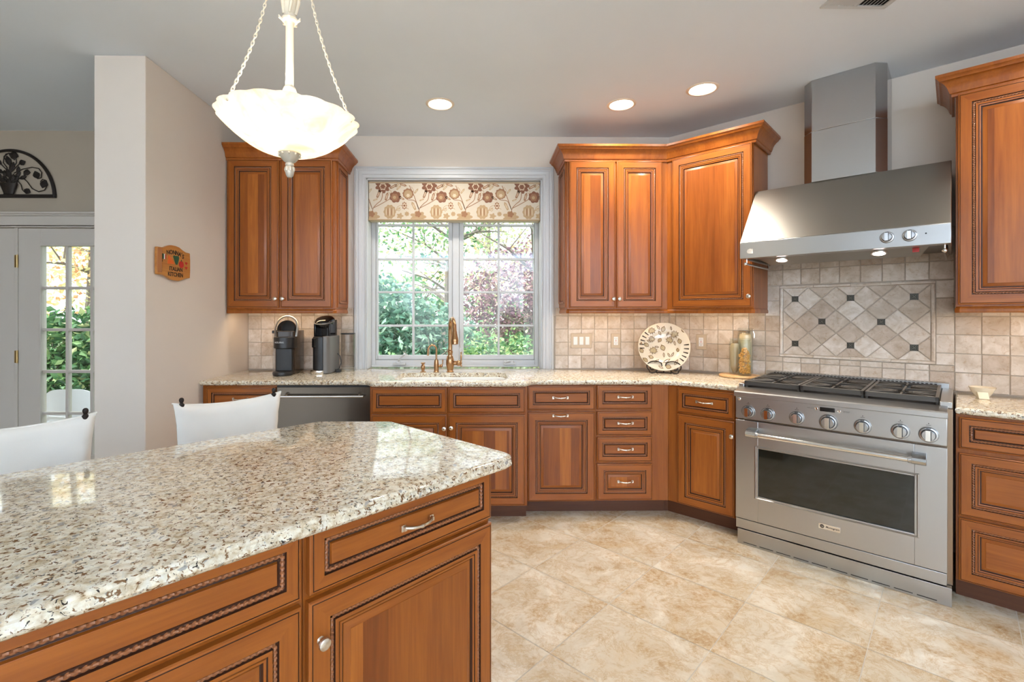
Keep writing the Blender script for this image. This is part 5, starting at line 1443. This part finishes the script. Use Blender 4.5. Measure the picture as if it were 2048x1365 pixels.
# ------------------------------------------------------------------ iron half-round wall ornament
dc = thing('wall_decor', 'dark half-round metal ornament of a potted plant with scrolling leaves above the french door', 'wall decor', (-3.628, YD - .0008, 2.252))
A_, B_ = .348, .372
mb = MB(); rim = [(A_ * math.cos(a) * .985, -.012, B_ * math.sin(a) * .985) for a in [math.pi * i / 40 for i in range(41)]]
mb.tube(rim, .0125, 8, flat=.8); mb.box(-A_, A_, -.022, -.001, 0, .024); mb.build('frame', 'wrought_iron', dc)
mb = MB(); mb.lathe([(.040, .024), (.038, .03), (.060, .085), (.066, .10), (.066, .108), (1e-4, .108)], 20, (0, -.025, 0), 0, Matrix.Diagonal((1, .36, 1, 1)) @ Matrix.Translation((0, -.03, 0))); mb.build('pot', 'wrought_iron', dc)
def iron_leaf(m, x, z, L, rot, wd=.42):
    P_ = [(0, 0), (.3, wd * .8), (.55, wd), (.8, wd * .55), (1, 0), (.8, -wd * .55), (.55, -wd), (.3, -wd * .8)]
    q = [(x + L * (a * math.cos(rot) - c * math.sin(rot)), z + L * (a * math.sin(rot) + c * math.cos(rot))) for a, c in P_]
    cxx, czz = sum(a for a, _ in q) / 8, sum(c for _, c in q) / 8
    m.add([(a, -.010, c) for a, c in q] + [(cxx, -.016, czz)] + [(a, -.006, c) for a, c in q], [(i, (i + 1) % 8, 8) for i in range(8)] + [(i, 9 + i, 9 + (i + 1) % 8, (i + 1) % 8) for i in range(8)] + [tuple(range(16, 8, -1))])
mb = MB()
for r_, L in ((math.pi / 2, .24), (math.pi / 2 + .85, .17), (math.pi / 2 - .85, .17), (math.pi / 2 + .45, .16), (math.pi / 2 - .45, .16)): 
    for j in range(4): iron_leaf(mb, .012 * j * math.cos(r_) + (L * .2 * j) * math.cos(r_), .10 + L * .2 * j * math.sin(r_), L * .36, r_ + (.32 if j % 2 else -.32), .26)
iron_leaf(mb, -.01, .335, .075, -.2); mb.build('plant_leaves', 'wrought_iron', dc, smooth=0)
mb = MB()
for s_ in (1, -1):
    C = lambda P_: mb.tube([(s_ * x, -.010, z) for x, z in P_], .0036, 6)
    C([(.02, .13), (.06, .15), (.10, .155), (.135, .12), (.17, .07), (.22, .047), (.265, .06), (.288, .10), (.275, .135), (.25, .143), (.232, .125)])
    C([(.03, .19), (.10, .222), (.17, .236), (.22, .226), (.243, .195), (.238, .155), (.21, .147)])
    C([(.01, .20), (.045, .235), (.075, .265)]); C([(.02, .12), (.06, .13), (.085, .10), (.095, .06), (.11, .045)])
    C([(-.02, .23), (-.05, .27), (-.045, .32), (-.01, .345), (.03, .338), (.045, .31), (.03, .29)])
    for x, z, L, r_ in ((.21, .147, .065, 1.9), (.245, .075, .065, 1.3), (.065, .262, .055, .4), (.105, .065, .055, -.5), (.10, .20, .055, -.1)): iron_leaf(mb, s_ * x, z, L, r_ if s_ > 0 else math.pi - r_)
mb.build('scroll_stems', 'wrought_iron', dc, smooth=30)

# ------------------------------------------------------------------ counter stools
def stool(label, n_mid):
    r = thing('counter_stool', label, 'stool', (*NT(n_mid, -2.20), 0), math.pi / 4 + math.pi, 'canvas backed stools behind the island')
    # local: -Y faces away from the island?  X along the back, seat towards +Y side of the frame below
    hw = .181
    for sx in (-1, 1):
        mb = MB(); mb.tube([(sx * (hw + .012), -.075, .0008), (sx * (hw + .004), -.045, .45), (sx * hw, -.02, .64), (sx * hw, 0, .99)], .0105, 12); p_ = mb.build('leg', 'wrought_iron', r)
        mb = MB(); mb.lathe([(.0085, .985), (.009, .988), (.008, .992), (.0055, .995), (.0075, .999), (.0092, 1.0055), (.0078, 1.012), (.004, 1.0155), (1e-4, 1.016)], 18, (sx * hw, 0, 0)); mb.build('finial', 'wrought_iron', p_)
        mb = MB(); mb.tube([(sx * (hw + .012), .395, .0008), (sx * (hw + .002), .355, .615)], .0105, 12); mb.build('leg', 'wrought_iron', r)
    mb = MB()
    for z, k_ in ((.22, 1.0), ):
        yb, yf = -.062, .381
        mb.tube([(-hw - .008, yb, z), (hw + .008, yb, z)], .007, 8); mb.tube([(-hw - .008, yf, z), (hw + .008, yf, z)], .007, 8)
        for sx in (-1, 1): mb.tube([(sx * (hw + .008), yb, z), (sx * (hw + .008), yf, z)], .007, 8)
    mb.build('stretcher', 'wrought_iron', r)
    mb = MB(); mb.prism(rrect(-hw - .012, hw + .012, -.01, .372, .03), .612, .668); mb.build('seat', 'canvas', r, bevel=.018, seg=3)
    # slung canvas back: pillow-like sheet sewn round both posts
    NX, NZ = 28, 12; v = []; f = []
    for side in (0, 1):
        for i in range(NX + 1):
            for j in range(NZ + 1):
                u = -1 + 2 * i / NX; w_ = j / NZ
                edge = abs(u) ** 8
                flare = 1 + .050 * edge * (2 * w_ - 1) ** 2 * (1 if w_ > .5 else .2) - .05 * (1 - w_) * (1 if True else 0)
                x = u * (hw + .020) * flare
                zt_ = .995 - .020 * (1 - u * u) - .004 * (1 - u ** 8); zb = .735
                z = zb + (zt_ - zb) * w_
                thick = (.014 + .012 * math.sin(math.pi * w_) ** .5 * (1 - u ** 6)) * (.25 if (j in (0, NZ) or i in (0, NX)) else 1)
                wr = .003 * math.sin(9 * u + 5 * w_) * (1 - w_) + .002 * math.sin(23 * u * (1 - w_))
                yc = .004 + .018 * (1 - u * u) * -1 + wr
                v.append((x, yc + (thick if side else -thick), z))
    o = (NX + 1) * (NZ + 1)
    for i in range(NX):
        for j in range(NZ):
            a = i * (NZ + 1) + j; b_ = a + NZ + 1
            f.append((a, b_, b_ + 1, a + 1)); f.append((o + a, o + a + 1, o + b_ + 1, o + b_))
    for i in range(NX):
        for j in (0, NZ):
            a = i * (NZ + 1) + j; b_ = a + NZ + 1; f.append((a, b_, o + b_, o + a))
    for j in range(NZ):
        for i in (0, NX):
            a = i * (NZ + 1) + j; f.append((a, a + 1, o + a + 1, o + a))
    mb = MB(); mb.add(v, f); bk = fix_normals(mb.build('backrest', 'canvas', r, smooth=70))
    mb = MB(); mb.tube([(u * (hw + .0225) * (1 + .05 * abs(u) ** 8) , -.016 * (1 - u * u), 0.996 - .020 * (1 - u * u) - .004 * (1 - u ** 8)) for u in [-1 + 2 * i / 24 for i in range(25)]], .0035, 6); mb.build('seam', 'canvas', bk)
    return r
stool('canvas backed iron stool behind the island, beside the dishwasher', .705)
stool('canvas backed stool cut by the left edge in front of the french door', .048)

# ------------------------------------------------------------------ patio and garden
GZ = -.22
mb = MB(); mb.box(-40, 40, 4.06, 60, GZ - .2, GZ); o = mb.build('lawn', 'lawn_green', smooth=0); o['kind'] = 'structure'
mb = MB(); mb.box(-8, -2.3, 4.055, 6.0, GZ + .0005, GZ + .05); o = mb.build('patio', 'patio_stone', smooth=0); o['kind'] = 'structure'
def patio_chair(label, x, y, rot):
    r = thing('patio_chair', label, 'chair', (x, y, GZ + .0505), rot, 'white plastic chairs on the patio')
    N = 14; v = []; f = []
    mb = MB()
    for side in (0, 1):
        for i in range(N + 1):
            for j in range(9):
                u = -1 + 2 * i / N; w_ = j / 8
                hw = .275 - .085 * w_ ** 1.5; x_ = u * hw; y_ = .21 + .09 * w_ - .10 * u * u * (1 - w_ * .5) + (.006 if side else -.006)
                v.append((x_, y_, .40 + .385 * w_ * (1 - .10 * u ** 4)))
    o_ = (N + 1) * 9
    for i in range(N):
        for j in range(8):
            a = i * 9 + j; b_ = a + 9; f.append((a, b_, b_ + 1, a + 1)); f.append((o_ + a, o_ + a + 1, o_ + b_ + 1, o_ + b_))
        for j in (0, 8): a = i * 9 + j; f.append((a, a + 9, o_ + a + 9, o_ + a))
    for j in range(8):
        for i in (0, N): a = i * 9 + j; f.append((a, a + 1, o_ + a + 1, o_ + a))
    mb.add(v, f); fix_normals(mb.build('backrest', 'patio_plastic', r, smooth=60))
    mb = MB(); mb.prism(rrect(-.24, .24, -.24, .22, .06), .385, .405); mb.build('seat', 'patio_plastic', r, bevel=.008)
    for sx in (-1, 1):
        mb = MB(); mb.tube([(sx * .255, .20, .60), (sx * .29, .05, .625), (sx * .29, -.15, .62), (sx * .28, -.24, .59), (sx * .27, -.26, .50), (sx * .25, -.23, .40)], .022, 10, flat=.6); mb.build('armrest', 'patio_plastic', r)
        for yy in (-.22, .22):
            mb = MB(); mb.tube([(sx * .22, yy * .9, .395), (sx * .245, yy * 1.05, .2), (sx * .27, yy * 1.25, .0005)], [.026, .022, .018], 8); mb.build('leg', 'patio_plastic', r)
    return r
patio_chair('white plastic patio chair seen whole through the french door panes', -4.10, 5.05, math.radians(190))
patio_chair('white plastic patio chair half hidden by the wall end beyond the french door', -3.50, 4.46, math.radians(250))

def leaves(mb, blobs, count, size, seed, shell=.55):
    r = random.Random(seed); tot = sum(b_[3] * b_[4] * b_[5] for b_ in blobs)
    for b_ in blobs:
        n = int(count * b_[3] * b_[4] * b_[5] / tot)
        for _ in range(n):
            while True:
                d = Vector((r.gauss(0, 1), r.gauss(0, 1), r.gauss(0, 1)))
                if d.length > 1e-3: break
            d.normalize(); q = r.uniform(shell, 1.0) ** .6
            c = Vector((b_[0] + d.x * b_[3] * q, b_[1] + d.y * b_[4] * q, b_[2] + d.z * b_[5] * q))
            if c.z < GZ + .02: c.z = GZ + .02 + r.random() * .3
            L = size * r.uniform(.6, 1.3); a = Vector((r.gauss(0, 1), r.gauss(0, 1), r.gauss(0, .7) - .3)).normalized()
            s_ = a.cross(Vector((r.gauss(0, 1), r.gauss(0, 1), r.gauss(0, 1)))).normalized() * L * .27
            k_ = a.cross(s_).normalized() * L * .07
            mb.add([c, c + a * L * .45 + s_ + k_, c + a * L, c + a * L * .45 - s_ + k_], [(0, 1, 2, 3)])
    return mb
def branches(mb, base, top, r0, n, seed, spread=1.0, lift=.6):
    r = random.Random(seed); B0, T0 = Vector(base), Vector(top); path = [B0.lerp(T0, i / 8) + Vector((r.uniform(-1, 1), r.uniform(-1, 1), 0)) * .05 * (i > 0) for i in range(9)]
    mb.tube(path, [r0 * (1 - .75 * i / 8) for i in range(9)], 8)
    for _ in range(n):
        i = r.randint(2, 7); p = path[i]; a = r.uniform(0, 2 * math.pi); L = r.uniform(.5, 1.2) * spread
        e = p + Vector((math.cos(a) * L, math.sin(a) * L, L * lift * r.uniform(.2, 1.2))); m = p.lerp(e, .5) + Vector((0, 0, .08 * L))
        mb.tube([p, m, e], [r0 * .35, r0 * .22, r0 * .08], 5)
        for _2 in range(2):
            e2 = m + Vector((r.uniform(-1, 1), r.uniform(-1, 1), r.uniform(0, 1))).normalized() * L * .6; mb.tube([m, e2], [r0 * .15, r0 * .05], 4)
def plant(name, label, cat, x, y, leafmat_, blobs, count, size, seed, trunk=None, group=None, shell=.55):
    r = thing(name, label, cat, (x, y, GZ), 0, group)
    off = Vector((x, y, GZ))
    mb = leaves(MB(), blobs, count, size, seed, shell)
    mb.v = [tuple(Vector(p) - off) for p in mb.v]
    mb.build('foliage', leafmat_, r, smooth=0)
    mb = MB()
    for tr in (trunk or [((x, y, GZ), (x + .1, y, GZ + 1.0), .04, 6, .7)]): branches(mb, tr[0], tr[1], tr[2], tr[3], seed + 1, tr[4])
    mb.v = [tuple(Vector(p) - off) for p in mb.v]
    mb.build('trunk', 'bark', r)
    return r
G = GZ
plant('shrub', 'big blue-green leafy bush filling the left window sash', 'shrub', -1.3, 7.2, 'leaf_blue_green', [(-1.5, 7.2, .7, 1.0, .7, 1.25), (-.75, 7.4, .6, .8, .6, 1.0), (-1.9, 7.4, 1.2, .7, .6, .9)], 9500, .115, 11)
plant('shrub', 'low bright green bush at the foot of the left window sash', 'shrub', -.9, 6.2, 'leaf_green', [(-1.3, 6.2, .15, .7, .5, .75), (-.55, 6.3, .1, .7, .5, .62), (-.1, 6.4, .0, .5, .5, .6)], 3800, .11, 12)
plant('shrub', 'low green bush at the foot of the right window sash', 'shrub', .6, 6.6, 'leaf_green', [(.05, 6.6, .25, .6, .5, .85), (.6, 6.6, .25, .6, .5, .85), (1.2, 6.7, .25, .7, .5, .85)], 5200, .085, 13)
plant('maple_tree', 'purple-leaved maple behind the right window sash', 'tree', .75, 8.0, 'leaf_purple', [(.55, 8.0, 1.75, 1.0, .8, .75), (1.4, 8.2, 2.1, .9, .8, .9), (.2, 8.1, 1.35, .6, .6, .5), (1.2, 8.1, 1.4, .8, .6, .5)], 6000, .075, 14, [((.75, 8.0, G), (.95, 8.1, 2.8), .085, 16, 1.1), ((.75, 8.0, G), (.1, 8.1, 2.0), .05, 8, .9)], None, .2)
plant('tree', 'sparse pale-leaved tree behind the big bush in the left sash', 'tree', -.9, 11.0, 'leaf_pale', [(-.9, 11, 3.6, 1.8, 1.2, 1.5), (-1.8, 11.2, 2.6, 1.2, 1, .9), (.0, 11.2, 2.5, 1.0, .8, 1.0)], 1700, .11, 15, [((-.6, 11, G), (-.3, 11, 5), .11, 18, 1.6)], 'thin trees against the sky', .1)
plant('tree', 'sparse pale-leaved tree behind the purple maple in the right sash', 'tree', 1.6, 11.5, 'leaf_pale', [(1.4, 11.5, 3.4, 1.8, 1.2, 1.5), (.6, 11.6, 2.5, 1.2, .9, 1.0), (2.6, 11.6, 2.6, 1.0, .9, 1.2)], 1500, .11, 16, [((1.5, 11.5, G), (1.2, 11.5, 5), .10, 18, 1.6)], 'thin trees against the sky', .1)
plant('tree', 'slim dark-trunked tree just left of the window mullion', 'tree', -.75, 9.2, 'leaf_green', [(-.6, 9.2, 3.0, 1.0, .8, 1.1), (-1.6, 9.3, 2.9, .8, .8, .8)], 900, .09, 17, [((-.72, 9.2, G), (-.45, 9.2, 4.6), .085, 14, 1.2)], None, .1)
plant('shrub', 'distant dense green thicket beyond both window sashes', 'shrub', .2, 14.0, 'leaf_green', [(-2.4, 14, .9, 2.0, .8, 1.6), (.2, 14.2, .6, 2.0, .8, 1.4), (2.6, 14, .8, 2.0, .8, 1.7)], 5200, .22, 18)
plant('tree', 'orange autumn tree beyond the thicket', 'tree', .2, 17.0, 'leaf_autumn', [(-.5, 17, 3.0, 2.2, 1.2, 1.3), (2.0, 17.2, 3.2, 1.6, 1.2, 1.3)], 900, .2, 19, [((.2, 17, G), (.4, 17, 6), .15, 16, 2.0)], None, .1)
plant('hedge', 'clipped dark green hedge behind the patio chairs', 'hedge', -5.9, 6.7, 'leaf_hedge', [(-7.2, 6.7, .55, .9, .45, .95), (-6.2, 6.7, .55, .9, .45, .95), (-5.2, 6.7, .55, .9, .45, .95), (-4.4, 6.7, .5, .8, .45, .9)], 9500, .13, 20)
plant('tree', 'yellow-orange autumn tree over the hedge, seen through the french door', 'tree', -7.4, 9.2, 'leaf_autumn', [(-8.3, 9.2, 2.4, 1.4, 1, 1.3), (-6.8, 9.3, 2.5, 1.4, 1, 1.4), (-7.6, 9.3, 3.4, 1.4, 1, 1.2)], 3200, .13, 21, [((-7.4, 9.2, G), (-7.3, 9.2, 4.5), .12, 14, 1.4)], None, .2)
